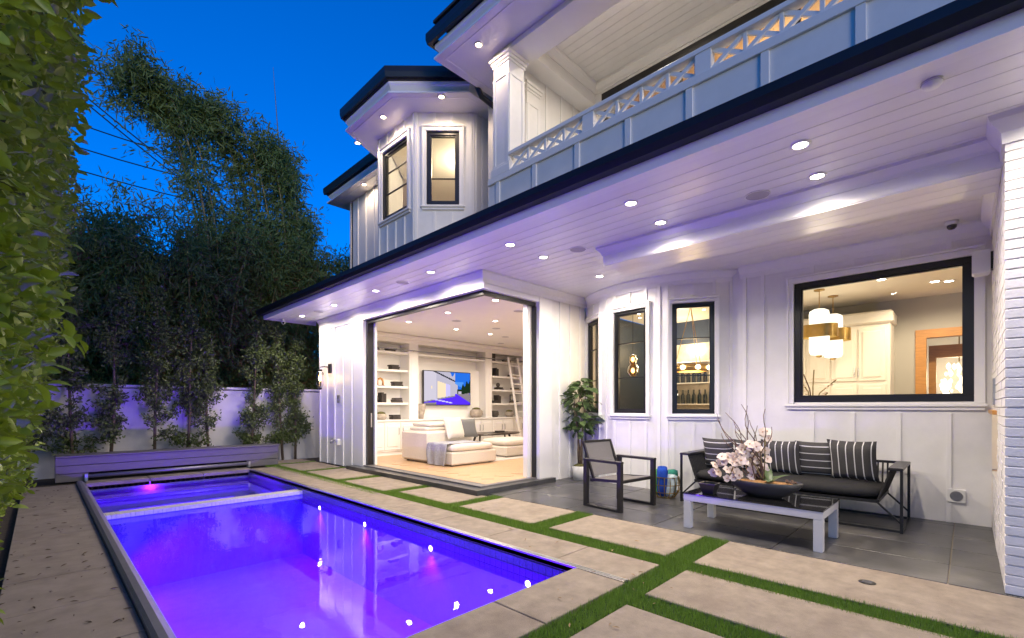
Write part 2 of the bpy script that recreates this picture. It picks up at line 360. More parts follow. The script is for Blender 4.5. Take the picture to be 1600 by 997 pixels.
# lawn strips
strips = [(3.70, XA, -.9, 6.5), (3.58, 3.83, 6.5, 11.4), (1.2, 3.72, 1.665, 1.862), (3.94, 4.84, 1.705, 1.945), (2.81, 3.04, -.9, 1.67)]
for a, b in ((3.33, 3.57), (4.91, 5.13), (6.42, 6.63), (8.03, 8.27), (9.71, 9.91), (11.31, 11.49)): strips.append((3.75, 4.84 if b < 5.2 else 4.72, a, b))
V = []; 
for (x0, x1, y0, y1) in strips:
    dn = 15000 if y0 < 4 else 9000
    n = int((x1-x0)*(y1-y0)*dn); 
    x = rng.uniform(x0-.004, x1+.004, n); y = rng.uniform(y0-.004, y1+.004, n)
    keep = np.ones(n, bool); x, y = x[keep], y[keep]; n = len(x)
    a = rng.uniform(0, 2*np.pi, n); h = rng.uniform(.018, .042, n); w = rng.uniform(.0018, .0034, n); l = rng.uniform(.0, .022, n); b = rng.uniform(0, 2*np.pi, n)
    p0 = np.stack([x-np.cos(a)*w, y-np.sin(a)*w, np.full(n, -.03)], 1); p1 = np.stack([x+np.cos(a)*w, y+np.sin(a)*w, np.full(n, -.03)], 1)
    p2 = np.stack([x+np.cos(b)*l, y+np.sin(b)*l, h-.012], 1)
    V.append(np.stack([p0, p1, p2], 1).reshape(-1, 3))
V = np.concatenate(V); turf = npmesh('turf', V, np.arange(len(V)).reshape(-1, 3), l_turf)
props(turf, 'strips of bright green artificial turf between the concrete pavers', 'turf', kind='stuff')
g = G()
for (x0, x1, y0, y1) in strips: g.box(x0, x1, y0, y1, -.046, -.022)
props(g.o('turf_backing', mat('turf_backing', (.02, .05, .008), .95, .4, 60), turf), kind='stuff')
# fallen leaves
lm = G().add([(0, -.035, 0), (.012, -.01, .006), (.011, .015, .007), (0, .04, 0), (-.011, .015, .006), (-.012, -.01, .005)], [(0, 1, 2, 3), (0, 3, 4, 5)])
m_dryleaf = mat('dry_leaf', (.07, .04, .02), .8, .5, 3); m_tanleaf = mat('tan_leaf', (.36, .24, .12), .8, .4, 3)
lme = lm.o('fallen_leaf', m_dryleaf); lme2 = lme.data.copy(); lme2.materials.clear(); lme2.materials.append(m_tanleaf)
bpy.data.objects.remove(lme)
def fleaf(x, y, tan):
    o = bpy.data.objects.new('fallen_leaf', lme2 if tan else bpy.data.meshes['fallen_leaf']); COL.objects.link(o)
    o.location = (x, y, .006 if not tan else .012); o.rotation_euler = (random.uniform(-.15, .15), random.uniform(-.15, .15), random.uniform(0, 6.3)); s = random.uniform(.3, .85); o.scale = (s*random.uniform(.5, 1), s, s)
    if tan: props(o, 'dry tan leaf lying by the turf strips and pavers', 'leaf', 'tan leaves by the turf')
    else: props(o, 'small dark fallen leaf on the concrete deck beside the hedge', 'leaf', 'fallen leaves on the deck')
for i in range(150):
    fleaf(random.uniform(-.19, .43), 2.0+9*random.random()**1.3, False)
for i in range(26):
    q = random.random()
    if q < .5: fleaf(random.uniform(2.2, 3.9), random.uniform(1.5, 2.2), True)
    else: fleaf(random.uniform(3.25, 4.2), random.uniform(1.9, 6), True)
# patio tiles
patio = props(G().box(4.835, 7.7, -3.5, 5.42, -.046, -.012).o('patio_floor', m_grout), kind='structure')
xs = [4.84, 5.43, 6.03, 6.63, 7.23, 7.7]
for i in range(5):
    y = 5.41 - (1.2 if i % 2 else .6)*0 
    y = -3.49
    off = 0
    ysl = [-3.49, -2.35, -1.12, .11, 1.33, 2.55, 3.77, 5.0, 5.41]
    for a, b in zip(ysl, ysl[1:]):
        G().box(xs[i]+.005, xs[i+1]-.005, a+.005, b-.005, -.03, random.uniform(-.001, .001), .002).o('slate_tile', m_slate, patio)
t = thing('floor_drain', 'round dark drain cover set in the long concrete paver', 'drain', (4.44, .55, 0))
G().lathe([(0, .006), (.045, .006), (.055, .002), (.055, -.01)], (4.44, .55, 0), 20).o('cover', m_black, t)
for k in range(5): G().box(4.41+k*.013, 4.416+k*.013, .52, .58, .004, .0075).o('slot', m_greymetal, t)
# metal cover tracks
t = thing('pool_cover_track', 'slim silver metal cover track along the coping on the house side', 'track', (3.17, 1.9, 0))
for a, b in ((3.137, 3.155), (3.165, 3.180), (3.188, 3.200)): G().box(a, b, 1.885, 10.93, -.05, .004).o('rail', m_steel, t)
G().box(3.137, 3.2, 1.885, 10.93, -.055, -.012).o('channel', m_greymetal, t)
t = thing('pool_cover_rail', 'wide grey metal cover rail along the deck beside the hedge', 'rail', (.5, 1.9, 0))
G().add([(x, y, z) for y in (1.9, 11.05) for x, z in ((.448, -.05), (.448, .03), (.47, .045), (.51, .045), (.56, .0), (.565, -.09))], [(0,1,7,6),(1,2,8,7),(2,3,9,8),(3,4,10,9),(4,5,11,10),(0,5,4,3,2,1),(6,7,8,9,10,11)]).o('profile', m_greymetal, t)
# cover housing
hb = thing('pool_cover_housing', 'low charcoal composite box housing the pool cover at the foot of the fence', 'housing', (2, 11.45, 0))
for k in range(3):
    z0 = .0+k*.145
    segs = ((.19, .62), (3.2, 3.86)) if k == 0 else ((.19, 3.86),)
    for a, b in segs: G().box(a, b, 11.36, 11.39, z0+.004, z0+.141, .004).o('board', m_comp, hb)
G().box(.19, 3.88, 11.34, 11.92, .436, .462, .004).o('lid', m_comp, hb)
G().box(.19, .22, 11.39, 11.9, 0, .436).o('end_panel', m_comp, hb); G().box(3.83, 3.86, 11.39, 11.9, 0, .436).o('end_panel', m_comp, hb)
G().box(.23, 3.82, 11.5, 11.88, .0, .43).o('inner_void', m_dark, hb)
t = thing('cover_roller', 'grey roller tube with end brackets in front of the composite box', 'roller', (.6, 11.3, .07))
G().tube([(.6, 11.33, .085), (3.22, 11.33, .085)], .036, 12).o('tube', m_greymetal, t, True)
for x in (.585, 3.235): G().box(x-.02, x+.02, 11.29, 11.37, .0, .13, .004).o('bracket', m_steel, t)

# ================================================================== HOUSE
H = thing('house', 'two storey white board and batten house with black gutters and lit open living room', 'house', (4.8, 5, 0))
def cells(g, L, z0, z1, n0, n1, ops):
    ss = sorted({0, L, *[o[0] for o in ops], *[o[1] for o in ops]}); zs = sorted({z0, z1, *[o[2] for o in ops], *[o[3] for o in ops]})
    for a, b in zip(ss, ss[1:]):
        run = None
        for c, d in zip(zs, zs[1:]):
            mid = ((a+b)/2, (c+d)/2)
            if any(o[0] < mid[0] < o[1] and o[2] < mid[1] < o[3] for o in ops):
                if run: g.box(a, b, n0, n1, *run); run = None
            else: run = (run[0], d) if run else (c, d)
        if run: g.box(a, b, n0, n1, *run)
def wall(p0, p1, z0, z1, ops=(), th=.16, battens=(), m=None, name='wall', clear=.0, bz=None, parent=None):
    M, L = frame(p0, p1); g = G(M); cells(g, L, z0, z1, -th, 0, ops); w = g.o(name, m or m_white, parent or H)
    bz = bz or (z0+.0, z1)
    for s in battens:
        spans = [bz]
        for o in ops:
            if o[0]-.1 < s < o[1]+.1:
                lo, hi = o[2]-.13, o[3]+.11; spans = [(spans[0][0], lo), (hi, bz[1])]
        for a, b in spans:
            if b-a > .05: G(M).box(s-.024, s+.024, -.01, .02, a, b, .003).o('batten', m_trim, w)
    return w, M, L
def window(M, s0, s1, z0, z1, mun=(), fr=.055, n=0, casing=True, label=None, mv=(), casw=.07):
    """black framed window set in the opening s0..s1"""
    g = G(M)
    for a in ((s0, s1, z1-fr, z1), (s0, s1, z0, z0+fr), (s0, s0+fr, z0+fr, z1-fr), (s1-fr, s1, z0+fr, z1-fr)): g.box(a[0], a[1], -.09, -.012, a[2], a[3], .004)
    w = g.o('window_frame', m_black, H)
    g = G(M); f2 = fr+.022
    for a in ((s0+fr-.002, s1-fr+.002, z1-f2, z1-fr), (s0+fr-.002, s1-fr+.002, z0+fr, z0+f2), (s0+fr, s0+f2, z0+f2, z1-f2), (s1-f2, s1-fr, z0+f2, z1-f2)): g.box(a[0], a[1], -.075, -.03, a[2], a[3])
    g.o('sash', m_black, w)
    G(M).add([(s0+f2-.004, -.055, z0+f2-.004), (s1-f2+.004, -.055, z0+f2-.004), (s1-f2+.004, -.055, z1-f2+.004), (s0+f2-.004, -.055, z1-f2+.004)], [(0, 1, 2, 3)]).o('pane', m_glass, w)
    for z in mun: G(M).box(s0+f2, s1-f2, -.065, -.04, z-.009, z+.009).o('muntin', m_black, w)
    for s in mv: G(M).box(s-.009, s+.009, -.066, -.041, z0+f2, z1-f2).o('muntin', m_black, w)
    if casing:
        c = casw
        for a in ((s0-c, s0, z0-.02, z1), (s1, s1+c, z0-.02, z1), (s0-c-.005, s1+c+.005, z1, z1+c)): G(M).box(a[0], a[1], -.02, .03, a[2], a[3], .008).o('casing', m_trim, w)
        G(M).box(s0-c-.012, s0-c+.015, -.02, .045, z0-.02, z1+c+.01, .006).o('back_band', m_trim, w); G(M).box(s1+c-.015, s1+c+.012, -.02, .045, z0-.02, z1+c+.01, .006).o('back_band', m_trim, w)
        G(M).box(s0-c-.02, s1+c+.02, -.02, .05, z1+c, z1+c+.03, .006).o('head_mould', m_trim, w)
        G(M).box(s0-c-.03, s1+c+.03, -.02, .06, z0-.06, z0-.02, .008).o('sill', m_trim, w); G(M).box(s0-c-.01, s1+c+.01, -.02, .035, z0-.1, z0-.06, .006).o('apron', m_trim, w)
    return w
SZT = 3.43
# --- lower facade, left wall with sconce (outward -X: travel from far to near => right of travel (-Y) dir: n=(dy,-dx) )
wA, MA, LA = wall((4.8, 11.3), (4.8, 9.52), 0, SZT, battens=(.03, .42, .83, 1.25, 1.66), bz=(.0, 3.34))
G().box(4.79, 4.96, 9.13, 9.52, 0, SZT, .004).o('jamb_post', m_trim, H)
G().box(4.96, 11.9, 11.14, 11.3, 0, 3.6).o('end_wall', m_white, H)
# header over the corner opening
G().box(4.80, 5.02, 5.35, 9.13, 3.17, 3.6).o('header', m_trim, H); G().box(5.02, 6.12, 5.35, 5.56, 3.17, 3.6).o('header', m_trim, H)
# right jamb + wall B
G().box(6.12, 6.46, 5.34, 5.60, 0, SZT, .004).o('jamb_post', m_trim, H)
wB, MB_, LB = wall((6.46, 5.38), (7.52, 5.38), 0, SZT, battens=(.28, .58, .9), bz=(0, 3.3))
# track frames (black) around opening
fr = G(); fr.box(4.86, 5.0, 9.06, 9.128, .1, 3.168).box(4.87, 4.93, 5.42, 9.06, 3.10, 3.168).box(4.96, 5.0, 5.5, 9.06, 3.12, 3.168).box(4.93, 6.11, 5.42, 5.47, 3.10, 3.168).box(6.07, 6.118, 5.41, 5.48, .1, 3.10)
ob = fr.o('sliding_door_frame', m_black, H)
G().box(5.0, 5.05, 9.0, 9.128, .1, 3.17).o('pocket_jamb', m_trim, ob); G().box(5.98, 6.07, 5.50, 5.60, .1, 3.168).o('pocket_jamb', m_trim, ob)
G().box(4.93, 4.955, 9.045, 9.058, .9, 1.2).o('pull_handle', m_steel, ob)
# sill step
G().prism([(4.60, 9.5), (4.60, 5.25), (6.46, 5.25), (6.46, 5.40), (4.80, 5.40), (4.80, 9.5)], -.04, .075).o('sill_step', m_slate, H)
G().prism([(4.80, 9.5), (4.80, 5.40), (6.46, 5.40), (6.46, 5.5), (5.0, 5.5), (5.0, 9.5)], -.04, .10).o('door_track', mat('track_grey', (.16, .15, .15), .4, .1, 10), H)
# crown mouldings
CR = [(0, SZT), (0, SZT-.17), (.012, SZT-.17), (.02, SZT-.10), (.045, SZT-.07), (.075, SZT-.03), (.085, SZT-.03), (.085, SZT)]
def crown(path, prof=CR, name='crown_moulding', m=None): return G().loft(prof, path).o(name, m or m_trim, H, fix=True)
crown([(4.79, 11.3, -1, 0), (4.79, 5.34, -1, -1), (7.52, 5.34, 0, -1)])
G().box(4.775, 4.81, 5.3, 11.3, SZT-.26, SZT-.165).o('frieze_board', m_trim, H)
# --- round bay
BC, BR = (8.95, 3.92), 2.0
def bp(a, r=BR): return (BC[0]+r*math.cos(R(a)), BC[1]+r*math.sin(R(a)))
angs = [126, 130.5, 135, 155, 158.5, 162, 165.5, 185.4, 189, 192.5, 196, 215, 219, 223.5]
wins = {135: 0, 165.5: 1, 196: 2}
for a, b in zip(angs, angs[1:]):
    p0, p1 = bp(a), bp(b); L = math.dist(p0, p1)
    if a in wins:
        ops = [(.02, L-.02, 1.23, 2.97)]
        w, M, L = wall(p0, p1, 0, SZT, ops, battens=(.03, L/2, L-.03), name='bay_wall', bz=(0, 3.3))
        window(M, .02, L-.02, 1.23, 2.97, (1.83, 2.42), fr=.05, casw=.055)
    else: wall(p0, p1, 0, SZT, battens=(L/2,) if L < .2 and a in (130.5, 158.5, 192.5, 189, 219) else (), name='bay_wall', bz=(0, 3.3))
crown([(*bp(a, BR), math.cos(R(a)), math.sin(R(a))) for a in np.linspace(124, 224, 34)])
# --- wall C with picture window
wC, MC, LC = wall((7.42, 2.44), (7.42, -.19), 0, SZT, [(.70, 2.49, 1.40, 3.06)], battens=(.05, .3, .92, 1.37, 1.83, 2.28), bz=(0, 3.3))
G().box(7.44, 7.8, 2.30, 2.57, 0, SZT).o('bay_return', m_white, H)
window(MC, .70, 2.49, 1.40, 3.06, (), fr=.075, casw=.075)
crown([(7.42, 2.46, -1, 0), (7.42, -.19, -1, 0)])
# --- soffit planks
PW = .172
sof = G().box(3.80, 4.80, -4, 12.0, SZT+.012, SZT+.05).box(4.80, 7.6, -4, 5.5, SZT+.012, SZT+.05).o('soffit', m_plank, H)
x = 3.87; k = 0
while x < 7.55:
    x1 = min(x+PW, 7.58); y1 = 11.95 if x < 4.7 else 5.42
    if x >= 4.7 and x1 > 4.7 and x < 4.8: y1 = 5.42
    G().box(x+.0035, x1-.0035, -4, y1, SZT, SZT+.014).o('plank', m_plank, sof); x += PW
G().box(3.785, 3.872, -4, 12.0, SZT-.004, SZT+.03).o('soffit_edge_board', m_trim, H)
G().box(3.785, 4.9, 11.95, 12.0, SZT-.004, SZT+.03).o('soffit_edge_board', m_trim, H)
# dropped beam
bm = G().box(5.19, 5.76, -.19, 3.42, 3.20, SZT+.01).o('dropped_beam', m_trim, H)
for k in range(3): G().box(5.20+k*.185, 5.20+k*.185+.18, -.185, 3.41, 3.188, 3.2).o('plank', m_plank, bm)
BCR = [(0, SZT), (0, SZT-.11), (.012, SZT-.11), (.02, SZT-.08), (.06, SZT-.03), (.07, SZT-.03), (.07, SZT)]
crown([(5.19, -.19, -1, 0), (5.19, 3.42, -1, 1), (5.76, 3.42, 1, 1), (5.76, -.19, 1, 0)], BCR)
# fascia, gutter, lower roof
G().box(3.76, 3.80, -4, 12.05, SZT-.006, 3.62).o('fascia', m_trim, H); G().box(3.80, 5.0, 12.0, 12.05, SZT-.006, 3.62).o('fascia', m_trim, H)
def gutter(path, zb, zt, out=.13, name='gutter'):
    prof = [(0, zb), (out*.75, zb), (out, zb+(zt-zb)*.45), (out, zt), (out-.012, zt), (out-.02, zt-.02), (0, zt-.02)]
    return G().loft(prof, path).o(name, m_navy, H, fix=True)
gutter([(3.76, -4, -1, 0), (3.76, 12.05, -1, 1), (5.0, 12.05, 0, 1)], 3.52, 3.645)
G().add([(3.7, -4, 3.64), (3.7, 12.1, 3.64), (5.7, 12.1, 4.05), (5.7, -4, 4.05)], [(0, 3, 2, 1)]).o('lower_roof', m_roof, H)
# --- upper storey
UZ = 6.55
bayX = 4.65; mX = 5.57
y2 = 8.23; y1_ = 7.0; t45 = .75
wU, M, L = wall((mX, 11.26), (mX, y2+t45+.1), 3.6, UZ, battens=(.03, .4, .8, 1.2, 1.6), name='upper_wall')
wall((mX, y2+t45+.17), (bayX, y2), 3.6, UZ, name='upper_bay_wall', battens=(.1, .6, 1.1))
w, M, L = wall((bayX, y2), (bayX, y1_), 3.6, UZ, [(.16, 1.04, 4.92, 6.22)], name='upper_bay_wall', battens=(.03, .32, .62, .92, 1.2))
window(M, .16, 1.04, 4.92, 6.22, (5.42, 5.82), fr=.06)
w, M, L = wall((bayX, y1_), (bayX+t45, y1_-t45), 3.6, UZ, [(.22, .80, 4.92, 6.22)], name='upper_bay_wall', battens=(.03, .36, .66, 1.0))
window(M, .22, .80, 4.92, 6.22, (5.40,), fr=.06)
wall((bayX+t45, y1_-t45), (bayX+t45+1.2, y1_-t45), 3.6, UZ, name='upper_bay_wall', battens=(.06, .2))
wall((mX, 11.3), (11.9, 11.3), 3.6, UZ, name='upper_end_wall', th=-.16)
# bay eaves
E0 = [(5.17, 11.75), (5.17, 8.95), (4.03, 8.42), (4.03, 6.85), (5.0, 5.88), (6.2, 5.88)]
nrm = [(-1, 1), (-1, 0), (-1, .35), (-1, -.41), (-.41, -1), (0, -1)]
path = [(p[0], p[1], n[0], n[1]) for p, n in zip(E0, nrm)]
G().prism([(5.17, 11.75), (5.17, 8.95), (4.05, 8.40), (4.05, 6.86), (5.0, 5.9), (7.5, 5.9), (7.5, 11.75)], UZ, UZ+.03).o('upper_soffit', m_plank, H, fix=True)
UCR = [(-.16, UZ-.005), (-.13, UZ-.005), (-.11, UZ+.06), (-.05, UZ+.14), (-.03, UZ+.16), (-.03, UZ+.22), (-.16, UZ+.22)]
crown(path, UCR, 'eave_crown'); gutter(path, UZ+.22, UZ+.385, .07, 'upper_gutter')
G().prism([(5.17, 11.75), (5.17, 8.95), (4.03, 8.42), (4.03, 6.85), (5.0, 5.88), (7.5, 5.88), (7.5, 11.75)], UZ+.2, UZ+.36).o('upper_roof_deck', m_roof, H, fix=True)
g = G(); P = [(5.17, 11.75), (5.17, 8.95), (4.03, 8.42), (4.03, 6.85), (5.0, 5.88), (9, 5.88), (9, 11.75)]; ap = (8.3, 8.6, 8.3)
g.add([(x, y, UZ+.365) for x, y in P] + [ap], [(i, (i+1) % 7, 7) for i in range(7)]); g.o('upper_roof', m_roof, H, fix=True)
# downpipe between the volumes
G().tube([(5.02, 5.84, 6.8), (5.1, 5.72, 6.45), (5.36, 5.5, 6.2)], .045, 8).o('downpipe', m_navy, H, True)
# --- balcony volume
BF = 3.95; BX = 4.75; BYW = 5.05; ZC = 7.05
G().box(BX, 7.0, -4, BYW, BF-.25, BF-.02).o('balcony_floor', m_white, H)
par = G().box(BX, BX+.1, -4, BYW+.1, BF-.35, 4.74).o('parapet', m_white, H)
yy = BYW-.1
while yy > -1.2:
    G().box(BX-.02, BX+.01, yy-.035, yy+.035, 3.7, 4.66, .003).o('batten', m_trim, par); yy -= .72
G().box(BX-.03, BX+.02, -4, BYW+.1, 4.655, 4.745, .004).o('top_board', m_trim, par); G().box(BX-.022, BX+.02, -4, BYW+.1, 4.20, 4.27, .004).o('belt_board', m_trim, par)
ral = G().box(BX-.02, BX+.10, -4, BYW-.33, 4.965, 5.02, .006).o('railing_top', m_trim, H)
G().box(BX, BX+.08, -4, BYW-.33, 4.745, 4.775, .004).o('bottom_rail', m_trim, ral)
cell = .315; yy = BYW-.36; k = 0
while yy > -1.0:
    if k % 5 == 4:
        G().box(BX-.01, BX+.09, yy-.16, yy, 4.74, 4.97, .004).o('newel_post', m_trim, ral); yy -= .16
    else:
        a, b = yy, yy-cell
        G().bar((BX+.035, a, 4.77), (BX+.035, b, 4.97), .03, .04).o('brace', m_trim, ral); G().bar((BX+.045, b, 4.77), (BX+.045, a, 4.97), .03, .04).o('brace', m_trim, ral)
        G().box(BX+.015, BX+.06, b-.017, b+.017, 4.77, 4.97).o('baluster', m_trim, ral); yy = b
    k += 1
def column(x0, x1, y0, y1, z0, z1):
    c = G().box(x0, x1, y0, y1, z0, z1).o('column', m_white, H)
    for (a, b) in ((.035, .06),):
        for z, e, h in ((z0+.0, .03, .12), (z0+.12, .015, .04), (z1-.05, .05, .05), (z1-.1, .03, .05), (z1-.14, .015, .04), (z1-.34, .012, .03)):
            G().box(x0-e, x1+e, y0-e, y1+e, z, z+h, .006).o('column_mould', m_trim, c)
    for a in ((x0-.012, x0, y0, y0+.05), (x0-.012, x0, y1-.05, y1), (x0, x0+.05, y0-.012, y0), (x1-.05, x1, y0-.012, y0)):
        G().box(*a, z0+.16, z1-.34).o('panel_stile', m_trim, c)
column(BX, BX+.32, BYW-.32, BYW, 4.74, 6.50)
column(5.42, 5.72, BYW-.06, BYW+.2, BF, 6.50)
G().box(5.07, 7.2, BYW, BYW+.16, BF, ZC).o('balcony_end_wall', m_white, H)
for s in (5.95, 6.35, 6.7): G().box(s-.02, s+.02, BYW-.018, BYW+.01, BF, 6.85).o('batten', m_trim, H)
G().box(BX+.0, BX+.42, -4, BYW+.02, 6.50, 7.0).o('balcony_beam', m_trim, H); G().box(BX+.42, 7.0, BYW-.3, BYW, 6.72, ZC).o('balcony_beam', m_trim, H)
cl = G().box(BX+.3, 7.1, -4, BYW+.1, ZC+.012, ZC+.06).o('balcony_ceiling', m_white, H)
xx = BX+.42
while xx < 6.9: G().box(xx+.003, xx+.137, -4, BYW-.3, ZC, ZC+.014).o('plank', m_white, cl); xx += .14
crown([(6.95, -4, -1, 0), (6.95, BYW-.3, -1, -1), (5.17, BYW-.3, 0, -1)], [(0, ZC), (0, ZC-.15), (.02, ZC-.15), (.03, ZC-.1), (.07, ZC-.05), (.09, ZC-.04), (.09, ZC)])
wall((6.95, BYW), (6.95, -4), BF, ZC, [(.45, 8.6, BF, 6.84)], name='balcony_back_wall')
gd = G().box(6.93, 7.02, -4, 4.6, 6.68, 6.84).box(6.93, 7.02, 4.53, 4.6, BF, 6.68).o('balcony_door_frame', m_black, H)
for y in (3.2, 1.6, 0.0): G().box(6.95, 7.0, y-.04, y+.04, BF, 6.68).o('door_stile', m_black, gd)
G().add([(6.98, -4, BF), (6.98, 4.55, BF), (6.98, 4.55, 6.69), (6.98, -4, 6.69)], [(0, 1, 2, 3)]).o('pane', m_glass, gd)
# room behind the balcony
m_tan = mat('warm_tan_wall', (.55, .38, .22), .7, .03, 3)
G().box(7.1, 10.5, -4, 5.0, 6.86, 6.95).o('bedroom_ceiling', m_tan, H); G().box(10.4, 10.5, -4, 5, BF, 6.86).o('bedroom_wall', m_tan, H); G().box(7.1, 10.4, 4.9, 5.0, BF, 6.86).o('bedroom_wall', m_tan, H); G().box(7.1, 10.4, -4, 4.9, BF-.2, BF).o('bedroom_floor', m_oak, H)
# balcony eaves
path = [(4.15, -4, -1, 0), (4.15, 5.77, -1, 1), (5.6, 5.77, 0, 1)]
G().prism([(4.17, -4), (4.17, 5.75), (5.6, 5.75), (5.6, 5.04), (4.76, 5.04), (4.76, -4)], 6.58, 6.61).o('balcony_soffit', m_plank, H, fix=True)
crown(path, [(a, z+.03) for a, z in UCR], 'eave_crown'); gutter(path, UZ+.25, UZ+.415, .07, 'upper_gutter')
G().prism([(4.16, -4), (4.16, 5.76), (7.2, 5.76), (7.2, -4)], 7.13, 7.17).box(4.9, 7.2, -4, 5.2, 7.17, 7.3).o('balcony_roof', m_roof, H)
G().box(5.42, 5.62, 5.06, 5.9, 3.7, 6.58).o('corner_return', m_white, H)
# ================================================================== OUTDOOR FIREPLACE of painted brick
FP = thing('brick_fireplace', 'white painted brick outdoor fireplace wall at the end of the patio', 'fireplace', (4.9, -.8, 0))
G().box(4.875, 6.2, -1.6, -.205, 0, SZT).box(6.2, 7.4, -1.6, -.205, 0, .62).box(6.2, 7.4, -1.6, -.205, 1.27, SZT).box(6.2, 7.4, -1.6, -.75, .62, 1.27).o('core', m_mortar, FP)
ch = .0705; bl = .235; cnt = 0
rest = G()
ncr = int(SZT/ch)
for r in range(ncr):
    z0 = r*ch; off = (r % 2)*bl/2
    # front face X = 4.86
    y = -.19; first = True
    while y > -.78:
        w = bl if not (first and r % 2) else bl/2
        G().box(4.862+random.uniform(-.002, .002), 4.98, y-w+.004, y-.004 if not first else y, z0+.004, z0+ch-.004, .004).o('brick', m_brick, FP) if y > -.6 else rest.box(4.862, 4.98, y-w+.004, y-.004, z0+.004, z0+ch-.004)
        y -= w; first = False
    while y > -1.6:
        rest.box(4.862, 4.98, y-bl+.004, y-.004, z0+.004, z0+ch-.004); y -= bl
    x = 4.985 if r % 2 == 0 else 4.985+.11
    if r % 2: rest.box(4.985, 4.985+.106, -.3, -.19, z0+.004, z0+ch-.004)
    while x < 7.4:
        x1 = min(x+bl, 7.4)
        if not (x1 > 6.2 and .62 < z0+ch/2 < 1.27): rest.box(x+.004, x1-.004, -.3, -.19+random.uniform(-.002, .002), z0+.004, z0+ch-.004)
        x = x1
props(rest.o('brick_courses', m_brick, FP), kind='stuff')
G().box(6.15, 7.38, -.74, -.16, 1.27, 1.31, .004).o('mantel', m_wood, FP); G().box(6.22, 7.38, -.74, -.7, .62, 1.27).o('firebox', m_dark, FP)
G().box(6.5, 6.75, -.2, -.172, 1.36, 1.62, .004).o('vent_grille', m_steel, FP)
crown([(4.86, -1.6, -1, 0), (4.86, -.19, -1, 1), (7.4, -.19, 0, 1)], [(0, SZT), (0, SZT-.2), (.015, SZT-.2), (.02, SZT-.12), (.08, SZT-.04), (.09, SZT)])

# ================================================================== HOUSE LIGHTS
DW = 26
GR = 'downlights in the porch soffit'
for y in (10.95, 9.3, 7.6, 5.93, 4.2, 2.46, .95, -.6):  # last one is out of view, added to light the near hedge
    downlight(4.24, y, SZT, DW, 'round recessed downlight glowing in the plank soffit along the gutter', GR)
for y in (4.22, 2.48, .97): downlight(4.92, y, SZT, DW*1.1, 'round recessed downlight beside the dropped beam over the patio', 'downlights beside the beam', size=150, blend=1, drop=.09)
downlight(6.27, 4.2, SZT, DW, 'round recessed downlight close to the round bay windows', None)
for (x, y) in ((4.73, 6.31), (4.33, 7.5), (4.40, 8.6), (5.33, 10.1)): downlight(x, y, UZ, 7, 'small warm downlight under the eave of the upper bay', 'downlights under the upper bay eave', (1, .75, .5), e_amber, r=.045)
downlight(4.45, 5.05, 6.58, 8, 'small warm downlight under the eave beside the balcony column', None, (1, .75, .5), e_amber, r=.045)
for y in (3.18, .6): downlight(5.85, y, ZC, 22, 'round downlight in the white balcony ceiling', 'downlights in the balcony ceiling')  # the second one is an added, unseen lamp
for (x, y) in ((4.96, 1.48), (5.0, 3.69), (4.28, 6.79), (4.3, 10.2)): speaker(x, y, SZT, 'round flush speaker grille in the plank soffit', 'soffit speakers')
t = thing('smoke_detector', 'round white smoke detector on the plank soffit', 'detector', (4.01, .165, SZT))
G().lathe([(.055, 0), (.055, -.02), (.045, -.034), (0, -.036)], (4.01, .165, SZT), 20).o('cover', m_pvcwhite, t, True); G().lathe([(.05, -.012), (.057, -.014), (.05, -.016)], (4.01, .165, SZT), 20).o('vent_ring', m_greymetal, t)
t = thing('dome_camera', 'white dome security camera above the picture window', 'camera', (7.2, .13, SZT))
G().lathe([(.06, 0), (.06, -.03), (.05, -.045)], (7.2, .13, SZT), 18).o('base', m_pvcwhite, t, True); G().lathe([(.045, -.04), (.042, -.07), (.025, -.09), (0, -.095)], (7.2, .13, SZT), 18).o('lens_dome', m_blkglass, t, True)
t = thing('bullet_camera', 'small white security camera under the far corner of the soffit', 'camera', (4.1, 11.75, SZT))
G().tube([(4.1, 11.75, SZT), (4.1, 11.75, SZT-.06)], .03, 10).o('mount', m_pvcwhite, t, True); G().tube([(4.1, 11.78, SZT-.07), (4.06, 11.62, SZT-.1)], .035, 12).o('body', m_pvcwhite, t, True)
G().tube([(4.06, 11.62, SZT-.1), (4.057, 11.605, SZT-.103)], .026, 12).o('lens', m_blkglass, t)
t = thing('flood_speaker', 'small white outdoor speaker on the brick fireplace wall', 'speaker', (7.1, -.15, 2.9))
G().box(7.0, 7.16, -.17, -.03, 2.75, 3.02, .02).o('body', m_pvcwhite, t); G().box(7.02, 7.14, -.2, -.17, 2.8, 2.98).o('bracket', m_black, t)
# sconce
t = thing('wall_sconce', 'dark bronze wall lantern with glass cylinder glowing amber on the white wall', 'sconce', (4.8, 10.7, 2.2))
sx, sy = 4.58, 10.78
G().box(4.76, 4.80, 10.64, 10.76, 2.12, 2.34, .006).o('backplate', m_chfr, t); G().tube([(4.78, 10.7, 2.26), (4.66, 10.74, 2.27), (sx, sy, 2.26), (sx, sy, 2.2)], .014, 8).o('arm', m_chfr, t, True)
G().lathe([(0, 2.21), (.05, 2.2), (.05, 2.17), (.02, 2.165)], (sx, sy, 0), 16).o('cap', m_chfr, t, True)
G().lathe([(.05, 2.17), (.085, 2.12), (.085, 1.85), (.05, 1.78)], (sx, sy, 0), 18).o('glass_cylinder', thin_glass('sconce_glass', (.97, .93, .88)), t, True)
G().lathe([(0, 1.73), (.04, 1.74), (.045, 1.79), (.03, 1.8), (.028, 1.93)], (sx, sy, 0), 14).o('burner', m_chfr, t, True)
G().lathe([(0, 1.93), (.024, 1.95), (.03, 2.0), (.018, 2.06), (0, 2.1)], (sx, sy, 0), 12).o('bulb', emis('sconce_bulb', (1, .55, .18), 8), t, True)
